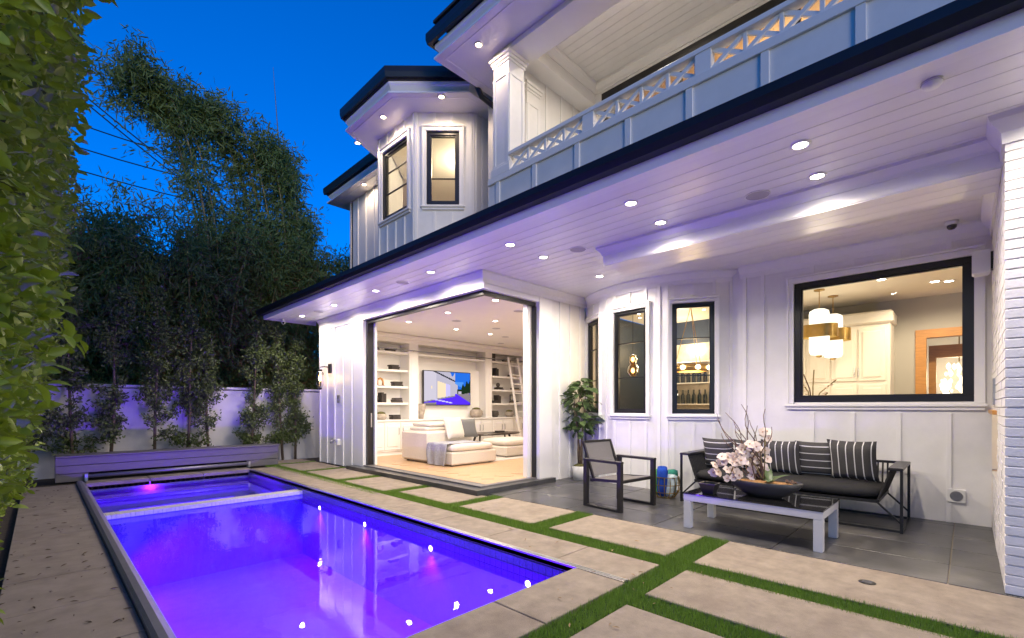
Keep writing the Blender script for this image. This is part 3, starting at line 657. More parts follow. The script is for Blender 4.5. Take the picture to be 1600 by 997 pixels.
lamp('lamp_light', (sx-.02, sy, 2.02), 3, (1, .6, .28), t, 'POINT', rad=.03)
t = thing('wall_keypad', 'small grey keypad on the white wall beside the sliding door', 'keypad', (4.79, 10.26, 1.5))
G().box(4.765, 4.80, 10.22, 10.29, 1.42, 1.6, .004).o('body', m_greymetal, t); G().box(4.76, 4.766, 10.235, 10.275, 1.52, 1.58).o('screen', m_blkglass, t)
t = thing('hose_tap', 'small pale outdoor outlet box with tap low on the white wall', 'tap', (4.79, 10.3, .53))
G().box(4.73, 4.80, 10.20, 10.32, .46, .6, .01).o('box', m_pvcwhite, t); G().tube([(4.76, 10.4, .56), (4.68, 10.4, .55), (4.66, 10.4, .5)], .018, 8).o('spout', m_steel, t, True); G().tube([(4.70, 10.36, .6), (4.70, 10.44, .6)], .01, 6).o('handle', m_steel, t)
t = thing('wall_outlet', 'round grey outlet cover on a white plate behind the sofa end', 'outlet', (7.4, .1, .3))
G().box(7.385, 7.43, .02, .17, .24, .39, .004).o('plate', m_pvcwhite, t); G(Matrix.Translation((7.385, .095, .315)) @ Matrix.Rotation(R(-90), 4, 'Y')).lathe([(0, .014), (.05, .014), (.056, .006), (.056, 0)], n=20).o('cover', m_greymetal, t)

# ================================================================== LIVING ROOM
FL = .10; CZ = 3.22
G().box(4.98, 11.8, 5.5, 11.14, -.03, FL).o('living_floor', m_oak, H)
lf = H
for i in range(26):
    for j in range(7):
        pass
g = G().box(4.99, 11.8, 5.55, 11.14, CZ, CZ+.05).o('living_ceiling', m_int, H)
G().box(11.7, 11.8, 5.5, 11.14, FL, CZ).o('living_wall', m_int, H); G().box(6.46, 11.7, 5.54, 5.62, FL, CZ).o('living_wall', m_int, H); G().box(4.97, 5.05, 9.13, 11.14, FL, CZ).o('living_wall', m_int, H)
# herringbone-like floor boards near the opening
hbm = [G().box(-.045, .045, -.3, .3, 0, .004, .001)]
hme = hbm[0].o('floor_board', m_oak); hdat = hme.data; bpy.data.objects.remove(hme)
flo = [o for o in bpy.data.objects if o.name == 'living_floor'][0]
cnt = 0
for i in range(14):
    for j in range(11):
        for s in (0, 1):
            x = 5.2+i*.424/2*2*.5+0; 
            x = 5.15+i*.425; y = 5.75+j*.30*.4243/.3*1.0
            y = 5.75+j*.1275*2.5
            if cnt < 300 and 5.95 < y < 9.2 and x > 5.4:
                o = bpy.data.objects.new('floor_board', hdat); COL.objects.link(o); o.parent = flo; W[o] = None
                o.location = Vector((x+(.2125 if s else 0), y, FL+.0005+.0006*((i+j+s) % 3))) - W[H]; o.rotation_euler = (0, 0, R(45 if s else -45)); o.scale = (2.4, 1, 1); cnt += 1
# bookcase
BK = thing('bookcase', 'white built in bookcase wall with cupboards and open shelves around the television', 'bookcase', (8, 10.9, FL))
by = 11.13
G().box(5.06, 11.69, 11.0, by, FL, CZ-.002).o('back_panel', m_shelf, BK)
G().box(5.06, 11.69, 10.42, 11.0, FL+.1, .96).o('cupboard_body', m_shelf, BK); G().box(5.06, 11.69, 10.45, 11.0, FL, FL+.1).o('plinth', m_shelf, BK); G().box(5.06, 11.69, 10.38, 11.0, .96, 1.0, .005).o('counter', m_shelf, BK)
for a, b in ((6.86, 7.14), (9.58, 9.85)):
    G().box(a, b, 10.55, 11.0, 1.0, 3.0).o('upright', m_shelf, BK); G().box(a+.05, b-.05, 10.54, 10.552, 1.1, 2.9).o('upright_panel', m_shelf, BK)
G().box(5.06, 5.3, 10.55, 11.0, 1.0, 3.0).o('upright', m_shelf, BK); G().box(11.3, 11.69, 10.55, 11.0, 1.0, 3.0).o('upright', m_shelf, BK)
G().box(5.06, 11.69, 10.52, 11.0, 3.0, 3.22).o('cornice', m_shelf, BK); G().box(5.06, 11.69, 10.47, 10.53, 3.1, 3.22, .02).o('cornice_mould', m_shelf, BK)
for a, b in ((5.3, 6.86), (9.85, 11.3)):
    for z in (1.44, 1.87, 2.30, 2.77): G().box(a-.002, b+.002, 10.62, 11.0, z-.055, z).o('shelf', m_shelf, BK)
G().box(7.14, 9.58, 10.6, 11.0, 2.72, 2.77).o('shelf', m_shelf, BK); G().box(7.14, 9.58, 10.86, 11.0, 1.0, 2.45).o('tv_panel', m_shelf, BK)
x = 5.12; k = 0
while x < 11.6:
    dr = G().box(x+.008, x+.452, 10.398, 10.425, FL+.14, .93, .004).o('cupboard_door', m_shelf, BK)
    G().box(x+.075, x+.385, 10.385, 10.40, FL+.22, .85, .014).o('raised_panel', m_shelf, dr)
    hx = x+.40 if k % 2 == 0 else x+.06
    G().tube([(hx, 10.39, .62), (hx, 10.37, .63), (hx, 10.37, .78), (hx, 10.39, .79)], .007, 6).o('handle', m_greymetal, dr); x += .46; k += 1
rl = thing('ladder_rail', 'long steel ladder rail across the front of the bookcase', 'rail', (8, 10.46, 2.8))
G().tube([(5.1, 10.46, 2.81), (11.6, 10.46, 2.81)], .014, 8).o('rod', m_greymetal, rl, True)
for x in (5.5, 6.98, 8.2, 9.7, 11.1): G().tube([(x, 10.46, 2.81), (x, 10.56, 2.81)], .01, 6).o('bracket', m_chfr, rl)
ld = thing('library_ladder', 'white library ladder leaning on the bookcase rail', 'ladder', (10.7, 10.2, FL))
for x in (10.45, 10.87): G().bar((x, 10.44, 2.9), (x, 9.85, FL), .03, .075).o('stile', m_shelf, ld)
for k in range(9):
    f = (k+.6)/9.4; G().box(10.45, 10.87, 10.44-.59*(1-f)-.05, 10.44-.59*(1-f)+.05, FL+f*2.75, FL+f*2.75+.025).o('rung', m_shelf, ld)
for x in (10.45, 10.87): G().tube([(x-.03, 10.45, 2.83), (x+.03, 10.45, 2.83)], .035, 10).o('hook', m_chfr, ld)
# television
tv = thing('television', 'wide flat television showing a blue dusk picture of a house and pool', 'television', (8.3, 10.75, 1.8))
G().box(7.42, 9.12, 10.72, 10.78, 1.37, 2.35, .004).o('case', m_black, tv); G().box(8.0, 8.5, 10.78, 10.87, 1.7, 2.0).o('mount', m_black, tv)
nx, ny = 84, 48
cols = dict(sky=(.02, .16, .75), sky2=(.08, .3, .85), wall=(.5, .47, .58), wallL=(.62, .58, .68), warm=(.95, .75, .5), dark=(.01, .012, .02), tree=(.012, .03, .012), pool=(.10, .03, .95), deck=(.26, .22, .24), white=(.6, .55, .95), grass=(.10, .14, .05))
keys = list(cols); idx = []
for j in range(ny):
    for i in range(nx):
        u, v = (i+.5)/nx, (j+.5)/ny
        eave = 1.02-.62*(u-.18) if u > .18 else 1.2; c = 'wallL'
        base = .10+.28*u
        if u < .72:
            c = 'wall' if u > .25 else 'wallL'
            if v > eave: c = 'wall' if v < eave+.35-.25*u+.1*math.sin(u*40) else 'sky'
            if abs(v-eave) < .022: c = 'dark'
            if .27 < u < .55 and base+.02 < v < .72-.42*(u-.27): c = 'warm' if u < .45 else 'white'
            if abs(u-.15) < .012 and .48 < v < .56: c = 'warm'
        else: c = 'sky' if v > .45 else 'tree'
        if u > .66 and v > .62-.1*math.sin(u*9) and u < .84: c = 'sky2' if v < .7 else 'sky'
        if u > .80 and v < .55+1.1*(u-.80)+.06*math.sin(u*70): c = 'tree'
        if .70 < u < .8 and .30 < v < .47: c = 'wall' if u > .73 and v < .42 else 'tree'
        if v < base: c = 'deck' if v > base-.03 else 'pool'
        if v < .33 and u > .66: c = 'pool' if v < .33-.9*(u-.70) else 'deck'
        if v < .05+.10*u and u < .25: c = 'deck'
        if abs(v-(.16-.28*(u-.2))) < .018 and .2 < u < .6: c = 'white'
        idx.append(keys.index(c))
me = bpy.data.meshes.new('screen_picture')
vs = [(7.44+1.66*i/nx - 8.3, -.034, 1.39+.94*j/ny - 1.8) for j in range(ny+1) for i in range(nx+1)]
me.from_pydata(vs, [], [(j*(nx+1)+i, j*(nx+1)+i+1, (j+1)*(nx+1)+i+1, (j+1)*(nx+1)+i) for j in range(ny) for i in range(nx)])
for kx in keys: me.materials.append(emis('screen_'+kx, cols[kx], .28))
me.polygons.foreach_set('material_index', idx); link('screen_picture', me, None, tv)
# living room lights
for (x, y) in ((5.73, 8.84), (5.71, 7.41), (7.08, 8.86), (5.63, 5.94), (7.0, 7.39), (8.17, 8.82), (8.3, 7.3), (9.6, 8.8)):  # final pair are extra lamps, added beyond the known ones
    downlight(x, y, CZ, 20, 'round recessed downlight in the white living room ceiling', 'living room downlights', (1, .86, .70), size=165)
for (x, y) in ((6.4, 8.0), (7.7, 8.1), (8.8, 8.9), (6.6, 6.3), (9.6, 9.9)): speaker(x, y, CZ, 'round flush speaker in the living room ceiling', 'living room speakers')
# chaise
def cushion(g, x0, x1, y0, y1, z0, z1, r=.05, n=4):
    # rounded box by superellipse rings
    cx, cy, cz = (x0+x1)/2, (y0+y1)/2, (z0+z1)/2; a, b, c = (x1-x0)/2, (y1-y0)/2, (z1-z0)/2; N = 20; Mv = 9; vs = []; fs = []
    e = lambda t, p: math.copysign(abs(t)**p, t)
    pw = .22; pz = .35
    for i in range(Mv):
        ph = -math.pi/2 + math.pi*i/(Mv-1)
        for k in range(N):
            th = 2*math.pi*(k+.5)/N
            vs.append((cx+a*e(math.cos(ph), pz)*e(math.cos(th), pw), cy+b*e(math.cos(ph), pz)*e(math.sin(th), pw), cz+c*e(math.sin(ph), .6)))
    for i in range(Mv-1):
        for k in range(N): fs.append((i*N+k, i*N+(k+1) % N, (i+1)*N+(k+1) % N, (i+1)*N+k))
    fs.append(tuple(range(N))[::-1]); fs.append(tuple(range((Mv-1)*N, Mv*N)))
    return g.add(vs, fs)
cz = thing('chaise_sofa', 'cream upholstered chaise on the oak floor with a grey throw over it', 'sofa', (6.4, 8.3, FL))
G().box(5.88, 7.12, 7.5, 9.3, FL+.03, FL+.3, .03).o('base', m_cream, cz); G().box(5.86, 7.14, 8.35, 9.32, FL+.03, .80, .05).o('back_block', m_cream, cz)
cushion(G(), 5.9, 7.1, 7.5, 8.5, FL+.29, FL+.46).o('seat_cushion', m_cream, cz, True)
for x in (5.95, 7.0):
    for y in (7.6, 9.2): G().box(x, x+.06, y, y+.06, FL, FL+.04).o('foot', m_dkwood, cz)
def pillow_mesh(w, h, d, n=10):
    g = G(); vs = []; 
    for s in (1, -1):
        for j in range(n+1):
            for i in range(n+1):
                u, v = -1+2*i/n, -1+2*j/n
                t = (1-u**4)*(1-v**4); pin = 1-.10*(u*u)*(v*v)*0-.07*(1-abs(u))*(v*v)-.07*(1-abs(v))*(u*u)
                vs.append((u*w/2*(1-.07*(1-v*v)*abs(u)), s*d/2*max(t, 0)**.5*(1), v*h/2*(1-.07*(1-u*u)*abs(v))))
    m = (n+1)**2; fs = []
    for j in range(n):
        for i in range(n):
            a = j*(n+1)+i; fs.append((a, a+1, a+n+2, a+n+1)); fs.append((m+a, m+a+n+1, m+a+n+2, m+a+1))
    return g.add(vs, fs)
def pillow(name, label, loc, w, h, d, rot, m, group=None, stripes=None, cat='pillow'):
    t = thing(name, label, cat, loc, 0, group); t.rotation_euler = rot; W[t] = None
    c = pillow_mesh(w, h, d).o('cover', m, t, True, local=True)
    if stripes:
        ax, k = stripes; n = 10
        for q in range(k):
            f = -1+2*(q+.55)/k; g = G(); sw = .011/ (w if ax == 0 else h)
            for s in (1, -1):
                pts = []
                for i in range(13):
                    v = -1+2*i/12
                    for e in (-1, 1):
                        uu = f+e*sw; a, b = (uu, v) if ax == 0 else (v, uu)
                        tt = max((1-a**4)*(1-b**4), 0)**.5
                        pts.append((a*w/2*(1-.07*(1-b*b)*abs(a)), s*(d/2*tt+.0025), b*h/2*(1-.07*(1-a*a)*abs(b))))
                g.add(pts, [(2*i, 2*i+1, 2*i+3, 2*i+2) for i in range(12)])
            g.o('stripe', m_stripe, t, local=True)
    return t
pillow('cushion', 'cream square cushion leaning on the chaise back', (6.55, 8.27, .86), .55, .5, .2, (R(-18), 0, R(8)), m_cream)
pillow('cushion', 'dark grey cushion leaning behind the cream one on the chaise', (6.95, 8.30, .84), .5, .46, .16, (R(-20), 0, R(-14)), m_greyfab)
for i, z in enumerate((.84, .93)):
    t = thing('bolster_cushion', 'flat cream cushion lying on the chaise back, ' + ('under the other one' if i == 0 else 'on top of the other one'), 'cushion', (6.3, 8.85, z))
    cushion(G(), 5.95+.08*i, 6.75, 8.5, 9.2, z-.06, z+.05).o('cover', m_cream, t, True)
    G().tube([(5.97+.08*i, 8.495, z), (6.73, 8.495, z)], .006, 6).o('piping', m_cream, t)
th = G(); vs = []; n = 26
for i in range(n+1):
    s = i/n*1.75
    for j in range(13):
        y = 7.62+j*.05 + .03*math.sin(s*4+j*.3)
        if s < .95: x, z = 6.78-s, FL+.475+.006*math.sin(j*1.3+s*9)
        else:
            q = s-.95; x = 5.85-.02-.02*math.sin(j*1.1+q*2)-.03*(q > 0)*math.sin(min(q, .5)*3)-.01*math.cos(j*2.1); z = FL+.47-q*.6
            z = max(z, FL+.02)
        vs.append((x, y, z))
th.add(vs, [(i*13+j, i*13+j+1, (i+1)*13+j+1, (i+1)*13+j) for i in range(n) for j in range(12)])
o = th.o('throw_blanket', m_throw, None, True); props(o, 'grey woolly throw draped over the side of the cream chaise', 'blanket')
md = o.modifiers.new('thick', 'SOLIDIFY'); md.thickness = .018
# ottoman, coffee table, rug
o = thing('ottoman', 'cream upholstered ottoman beside the dark coffee table', 'ottoman', (8.4, 8.4, FL))
G().box(7.85, 9.2, 7.9, 8.9, FL+.03, FL+.27, .03).o('base', m_cream, o); cushion(G(), 7.87, 9.18, 7.92, 8.88, FL+.26, FL+.44).o('cushion', m_cream, o, True)
for x in (7.9, 9.1):
    for y in (7.95, 8.8): G().box(x, x+.06, y, y+.06, FL, FL+.04).o('foot', m_dkwood, o)
o = thing('coffee_table', 'dark oval wooden coffee table on splayed legs in the living room', 'table', (8.6, 9.5, FL))
G().lathe([(0, .46), (.97, .46), (1.0, .475), (1.0, .49), (.97, .505), (0, .505)], (8.9, 9.5, FL), 40, 1.0, .45).o('tabletop', m_dkwood, o)
for x, dx in ((8.35, -.13), (9.45, .13)):
    for dy in (-.2, .2): G().bar((x, 9.5+dy*.4, FL+.46), (x+dx, 9.5+dy, FL), .045, .06).o('leg', m_dkwood, o)
    G().box(x+dx-.03, x+dx+.03, 9.28, 9.72, FL, FL+.03).o('foot_rail', m_dkwood, o)
t = thing('tray', 'flat dark tray with books on the oval coffee table', 'tray', (9.2, 9.5, FL+.51)); G().box(9.0, 9.4, 9.4, 9.62, FL+.505, FL+.52).o('tray_base', m_black, t); G().box(9.05, 9.3, 9.43, 9.58, FL+.52, FL+.55).o('book', m_book, t)
props(G().box(6.9, 9.9, 7.6, 10.0, FL+.002, FL+.014, .003).o('area_rug', m_rug), 'pale woven rug under the coffee table and ottoman', 'rug')
# shelf contents
nbk = [0]
def bstack(x, y, z, n=3, w=.28, standing=False, tan=False):
    t = thing('book_stack', ('pair of dark books standing upright on a bookcase shelf' if standing else ('tan and dark books lying flat on a bookcase shelf' if tan else 'dark books lying flat in a stack on a bookcase shelf')), 'books', (x, y, z), 0, 'standing books on the shelves' if standing else ('tan book stacks on the shelves' if tan else 'book stacks on the shelves'))
    if standing:
        for k in range(2): G().box(x+k*.07, x+k*.07+.06, y-.1, y+.1, z, z+.26-.03*k, .003).o('book', m_book, t)
    else:
        for k in range(n):
            a = random.uniform(0, .04); G().box(x+a, x+w-random.uniform(0, .05), y-.1, y+.09, z+k*.042, z+k*.042+.038, .003).o('book', m_booktan if (tan and k % 2 == 0) else m_book, t)
def vase(x, y, z, prof, m, label, top=None):
    t = thing('vase', label, 'vase', (x, y, z)); G().lathe(prof, (x, y, z), 20).o('body', m, t, True)
    r, h = prof[-1]
    if top == 'moss': G().lathe([(r*1.02, h-.02), (r*.9, h+.03), (r*.4, h+.055), (0, h+.06)], (x, y, z), 16).o('moss_top', m_moss, t, True)
    else: G().lathe([(r, h), (r*1.06, h+.008), (r*.95, h+.012), (r*.85, h-.02)], (x, y, z), 20).o('rim', m, t, True)
for z, x in ((2.77, 5.75), (2.77, 6.25), (2.30, 6.35), (1.87, 6.45), (1.44, 6.45), (1.0, 6.4)): bstack(x, 10.72, z, 2 if z > 2.5 else 3)
for z, x in ((2.77, 10.5), (2.30, 10.75), (1.87, 10.9), (1.44, 10.85)): bstack(x, 10.72, z, 2, tan=True)
for z, x in ((2.77, 9.95), (2.30, 10.1), (1.44, 10.2), (1.44, 6.1)): bstack(x, 10.74, z, standing=True)
bstack(10.0, 10.72, 1.44, 2); bstack(10.15, 10.72, 1.87, 2)
t = thing('arch_ornament', 'small brown arch ornament on a bookcase shelf', 'ornament', (6.1, 10.72, 1.87))
G().tube([(6.02, 10.72, 1.87), (6.02, 10.72, 1.98), (6.05, 10.72, 2.04), (6.1, 10.72, 2.06), (6.15, 10.72, 2.04), (6.18, 10.72, 1.98), (6.18, 10.72, 1.87)], .026, 8).o('arch', m_wood, t, True); G().box(5.99, 6.21, 10.68, 10.76, 1.87, 1.885).o('foot', m_dkwood, t)
t = thing('sphere_ornament', 'dark round knot ornament on the shelf below the arch', 'ornament', (5.95, 10.72, 1.44)); G().lathe([(.0, .1), (.07, .13), (.1, .2), (.07, .27), (0, .3)], (5.95, 10.72, 1.34), 16).o('ball', m_dvase, t, True); G().box(5.88, 6.02, 10.66, 10.78, 1.44, 1.455).o('foot', m_dkwood, t)
t = thing('sphere_ornament', 'dark ball ornament on books on the shelf near the ladder', 'ornament', (10.3, 10.7, 1.95)); G().lathe([(0, .0), (.05, .02), (.07, .07), (.05, .12), (0, .14)], (10.25, 10.7, 1.955), 14).o('ball', m_dvase, t, True); G().box(10.2, 10.3, 10.66, 10.74, 1.954, 1.962).o('foot', m_dkwood, t)
t = thing('photo_frame', 'small framed photo on a shelf beside the ladder', 'frame', (10.85, 10.75, 1.53)); G().box(10.8, 10.98, 10.7, 10.72, 1.53, 1.73).o('frame', m_chfr, t); G().box(10.83, 10.95, 10.695, 10.701, 1.56, 1.70).o('photo', m_greige, t)
vase(6.12, 10.72, 1.0, [(0, 0), (.1, 0), (.15, .06), (.15, .12), (.12, .15)], m_lvase, 'pale stone bowl with moss on the left counter of the bookcase', 'moss')
vase(7.3, 10.66, 1.0, [(0, 0), (.07, 0), (.08, .1), (.12, .28), (.13, .36), (.12, .40)], m_lvase, 'tall tan stone vase beside the television')
vase(9.3, 10.66, 1.0, [(0, 0), (.12, 0), (.2, .1), (.19, .2), (.13, .25)], m_lvase, 'round grey stone pot with moss right of the television', 'moss')
vase(10.1, 10.68, 1.0, [(0, 0), (.08, 0), (.13, .08), (.12, .16), (.1, .19)], m_dvase, 'small dark round pot under the right hand shelves')
vase(10.75, 10.68, 1.0, [(0, 0), (.1, 0), (.16, .08), (.15, .15), (.12, .17)], m_lvase, 'pale woven pot with moss under the right hand shelves', 'moss')
# ================================================================== KITCHEN & BAR behind the windows
KX = 10.5; KC = 3.2
G().box(7.6, KX+.1, -2.5, 2.55, KC, KC+.05).o('kitchen_ceiling', m_cabw, H); G().box(KX, KX+.1, 1.6, 2.5, FL, KC).box(KX, KX+.1, .62, .86, FL, KC).box(KX, KX+.1, -.5, .62, 2.55, KC).box(KX, KX+.1, -2.5, -.5, FL, KC).box(KX, KX+.1, .86, 1.6, FL, KC).o('kitchen_wall', m_greige, H)
G().box(7.6, KX, 2.5, 2.56, FL, KC).o('partition_wall', m_int, H); G().box(7.5, 13.5, -2.5, 2.5, -.03, FL-.01).o('kitchen_floor', m_oak, H); G().box(7.6, KX, -2.6, -2.5, FL, KC).o('kitchen_wall', m_greige, H)
kc = thing('kitchen_cabinet', 'tall white panelled kitchen cabinets seen through the picture window', 'cabinet', (10.2, 1.7, FL))
G().box(9.9, KX-.002, .92, 2.49, FL, 2.74).o('carcass', m_cabw, kc); G().box(9.84, KX-.002, .88, 2.49, 2.74, 2.95, .03).o('cornice', m_cabw, kc)
for y in (.98, 1.37, 1.76, 2.13):
    for z0, z1 in ((FL+.1, 1.72), (1.78, 2.68)):
        d = G().box(9.875, 9.902, y, y+.36, z0, z1, .005).o('cabinet_door', m_cabw, kc); G().box(9.862, 9.88, y+.06, y+.30, z0+.06, z1-.06, .016).o('raised_panel', m_cabw, d)
for y in (1.34, 1.40): G().tube([(9.875, y, 1.86), (9.85, y, 1.87), (9.85, y, 2.0), (9.875, y, 2.01)], .008, 6).o('handle', m_steel, kc)
dw = thing('wooden_doorway', 'honey wood door casing beyond the kitchen', 'doorway', (KX, .1, FL))
G().box(KX-.03, KX+.13, .50, .64, FL, 2.5).o('side_casing', m_wood, dw); G().box(KX-.03, KX+.13, -.5, .64, 2.5, 2.64).o('head_casing', m_wood, dw)
G().box(KX+.6, KX+.7, -.6, .5, 2.2, 2.42).o('inner_beam', m_wood, dw); G().box(KX+.6, KX+.7, .40, .5, FL, 2.2).o('inner_casing', m_wood, dw)
G().box(13.2, 13.3, -2.5, 2.5, FL, KC).box(KX+.1, 13.2, 2.4, 2.5, FL, KC).box(KX+.1, 13.2, -2.5, 2.4, KC, KC+.05).o('hall_wall', m_int, H)
def pendant(x, y, label):
    t = thing('pendant_light', label, 'pendant', (x, y, KC))
    G().lathe([(.075, 0), (.075, -.015), (.0, -.03)], (x, y, KC), 18).o('canopy', m_brass, t); G().tube([(x, y, KC-.02), (x, y, 2.88)], .006, 6).o('rod', m_brass, t)
    G().lathe([(0, 2.89), (.08, 2.89), (.13, 2.86), (.14, 2.81), (.14, 2.22), (.12, 2.17), (.03, 2.15)], (x, y, 0), 20).o('opal_glass', emis('opal_glow', (1, .88, .66), .5), t, True)
    G().lathe([(.05, 2.16), (.04, 2.13), (0, 2.12)], (x, y, 0), 14).o('finial', m_brass, t)
    vs = []
    for k in range(28):
        q = 2*math.pi*k/28; cx = .10 if math.cos(q) > 0 else -.10; p = (x+.15*math.sin(q), y+cx+.15*math.cos(q)); vs += [(*p, 2.44), (*p, 2.64)]
    G().add(vs, [(2*k, (2*k+2) % 56, (2*k+3) % 56, 2*k+1) for k in range(28)]).o('brass_band', m_brass, t, True)
    lamp('lamp_light', (x-.2, y, 2.2), 3.5, (1, .83, .58), t, 'POINT', rad=.1)
pendant(8.7, 1.69, 'opal glass pendant with brass band, the one with its canopy closer to the window'); pendant(9.35, 1.62, 'opal glass pendant with brass band, the one deeper in the kitchen')
for (x, y) in ((8.6, .9), (9.3, .35), (9.4, .2), (8.8, -.9)): downlight(x, y, KC, 14, 'recessed downlight in the kitchen ceiling', 'kitchen downlights', (1, .80, .54), size=165)
t = thing('crystal_chandelier', 'sparkling crystal chandelier glowing beyond the wooden doorway', 'chandelier', (12.3, .1, KC))
G().tube([(12.3, .12, KC), (12.3, .12, 2.2)], .01, 6).o('rod', m_brass, t)
m_cry = emis('crystal_glow', (1, .85, .6), 1.0); cme = G().lathe([(0, -.05), (.03, -.02), (.035, .01), (0, .05)], n=6).o('crystal', m_cry); cdat = cme.data; bpy.data.objects.remove(cme)
for k in range(70):
    o = bpy.data.objects.new('crystal', cdat); COL.objects.link(o); o.parent = t; a = random.uniform(0, 6.28); r = .3*random.random()**.5; zz = random.uniform(1.3, 2.15)
    o.location = Vector((12.3+r*math.cos(a)*(1 if zz < 1.7 else .8), .12+r*math.sin(a), zz)) - Vector((12.3, .1, KC)); s = random.uniform(.5, 1.2); o.scale = (s, s, s*1.2)
lamp('lamp_light', (12.3, .12, 1.9), 9, (1, .75, .42), t, 'POINT', rad=.2)
t = thing('window_orchid', 'spray of pale orchids with dark stems standing inside the picture window', 'orchid', (8.4, 1.75, 1.2))
G().lathe([(0, 1.0), (.06, 1.0), (.07, 1.2), (.06, 1.28)], (8.4, 1.72, 0), 12).o('pot', m_potw, t, True)
for k, (dx, dy, dz) in enumerate(((0, .12, .6), (.0, -.02, .66), (.05, -.3, .5), (0, -.2, .3), (0, .2, .55))):
    G().tube([(8.4, 1.72, 1.25), (8.4+dx*.5, 1.72+dy*.3, 1.25+dz*.6), (8.4+dx, 1.72+dy, 1.25+dz)], .009, 6).o('stem', m_bamboo if k else m_twig, t)
    if k > 1:
        for q in range(6): G().lathe([(0, -.012), (.024, -.004), (.026, .006), (0, .012)], (8.4+dx*(.4+.1*q), 1.72+dy*(.4+.1*q), 1.25+dz*(.55+.08*q)+random.uniform(-.03, .03)), 7).o('flower', m_petal, t)
# bar
G().box(7.9, 10.1, 5.28, 5.36, FL, KC).box(9.95, 10.1, 2.56, 5.3, FL, KC).o('bar_wall', m_navywall, H); bpoly = [bp(a, BR-.1) for a in (137, 150, 165, 180, 195, 210, 222)] + [(10.1, 2.57), (10.1, 5.27)]
G().prism(bpoly, KC, KC+.05).o('bar_ceiling', m_cabw, H, fix=True); G().prism(bpoly, -.03, FL-.02).o('bar_floor', m_oak, H, fix=True)
bs = thing('bottle_rack', 'mirror backed bottle shelves glowing in the bar room', 'shelving', (9.9, 4.4, FL))
m_mir = mat('antique_mirror', (.55, .48, .38), .25, .3, 6, metal=.3)
G().box(9.90, 9.945, 3.75, 4.75, FL, 2.7).o('mirror_back', m_mir, bs)
for z in (.95, 1.4, 1.85, 2.3): G().box(9.7, 9.9, 3.75, 4.75, z-.02, z).o('shelf', m_pvcwhite, bs)
lamp('lamp_light', (9.5, 4.3, 2.6), 9, (1, .8, .5), bs, 'POINT', rad=.1)  # added lamp without a fixture, lights the bottle shelves
bme = G().lathe([(0, 0), (.038, 0), (.038, .18), (.014, .23), (.014, .3), (0, .3)], n=9).o('bottle', m_blkglass); bdat = bme.data; bpy.data.objects.remove(bme)
for z in (.95, 1.4, 1.85):
    for k in range(8):
        if random.random() < .8:
            o = bpy.data.objects.new('bottle', bdat); COL.objects.link(o); o.location = (9.8, 3.82+k*.12, z+.0); props(o, 'dark wine bottle standing on the lit bar shelves', 'bottle', 'bottles on the bar shelves')
rc = thing('ring_chandelier', 'gold ring chandelier with globe bulbs in the bar room', 'chandelier', (8.3, 3.62, KC))
G().lathe([(.07, 0), (.07, -.02), (0, -.04)], (8.35, 3.62, KC), 14).o('canopy', m_chfr, rc)
for k in range(3): a = 2.1*k; G().tube([(8.35, 3.62, KC-.02), (8.35+.27*math.cos(a), 3.62+.27*math.sin(a), 2.1)], .006, 6).o('rod', m_brass, rc)
G().lathe([(.28, 1.98), (.31, 1.98), (.31, 2.1), (.28, 2.1), (.28, 1.98)], (8.35, 3.62, 0), 28).o('ring', m_brass, rc, True)
e_globe = emis('globe_glow', (1, .78, .42), 2.2)
for k in range(8):
    a = k*math.pi/4; c = (8.35+.33*math.cos(a), 3.62+.33*math.sin(a), 2.04); G().lathe([(0, -.045), (.035, -.03), (.047, 0), (.035, .03), (0, .045)], c, 10).o('globe', e_globe, rc, True)
lamp('lamp_light', (8.35, 3.62, 2.0), 10, (1, .72, .38), rc, 'POINT', rad=.25)
pl = thing('amber_pendant', 'small amber glass pendant lamp hanging in the bar room', 'pendant', (8.0, 4.6, KC))
G().tube([(8.0, 4.6, KC), (8.0, 4.6, 2.3)], .005, 6).o('cord', m_chfr, pl); G().lathe([(.05, 0), (.05, -.015), (0, -.03)], (8, 4.6, KC), 12).o('canopy', m_chfr, pl)
G().lathe([(.03, 2.34), (.075, 2.32), (.085, 2.2), (.06, 2.15), (.11, 2.1), (.12, 2.0), (.06, 1.92)], (8, 4.6, 0), 16, cap=False).o('glass_shade', thin_glass('amber_glass', (.9, .6, .3)), pl, True)
for z in (2.25, 2.03): G().lathe([(0, -.05), (.03, -.03), (.035, 0), (.03, .03), (0, .05)], (8, 4.6, z), 12).o('bulb', emis('amber_bulb', (1, .65, .28), 3.0), pl, True)
lamp('lamp_light', (7.8, 4.5, 2.1), 1.5, (1, .7, .38), pl, 'POINT', rad=.1)
for (x, y) in ((8.4, 4.7), (8.8, 4.9), (8.9, 3.6), (9.1, 3.3)): downlight(x, y, KC, 2, 'tiny downlight in the bar room ceiling', 'bar downlights', (1, .8, .55), r=.035)
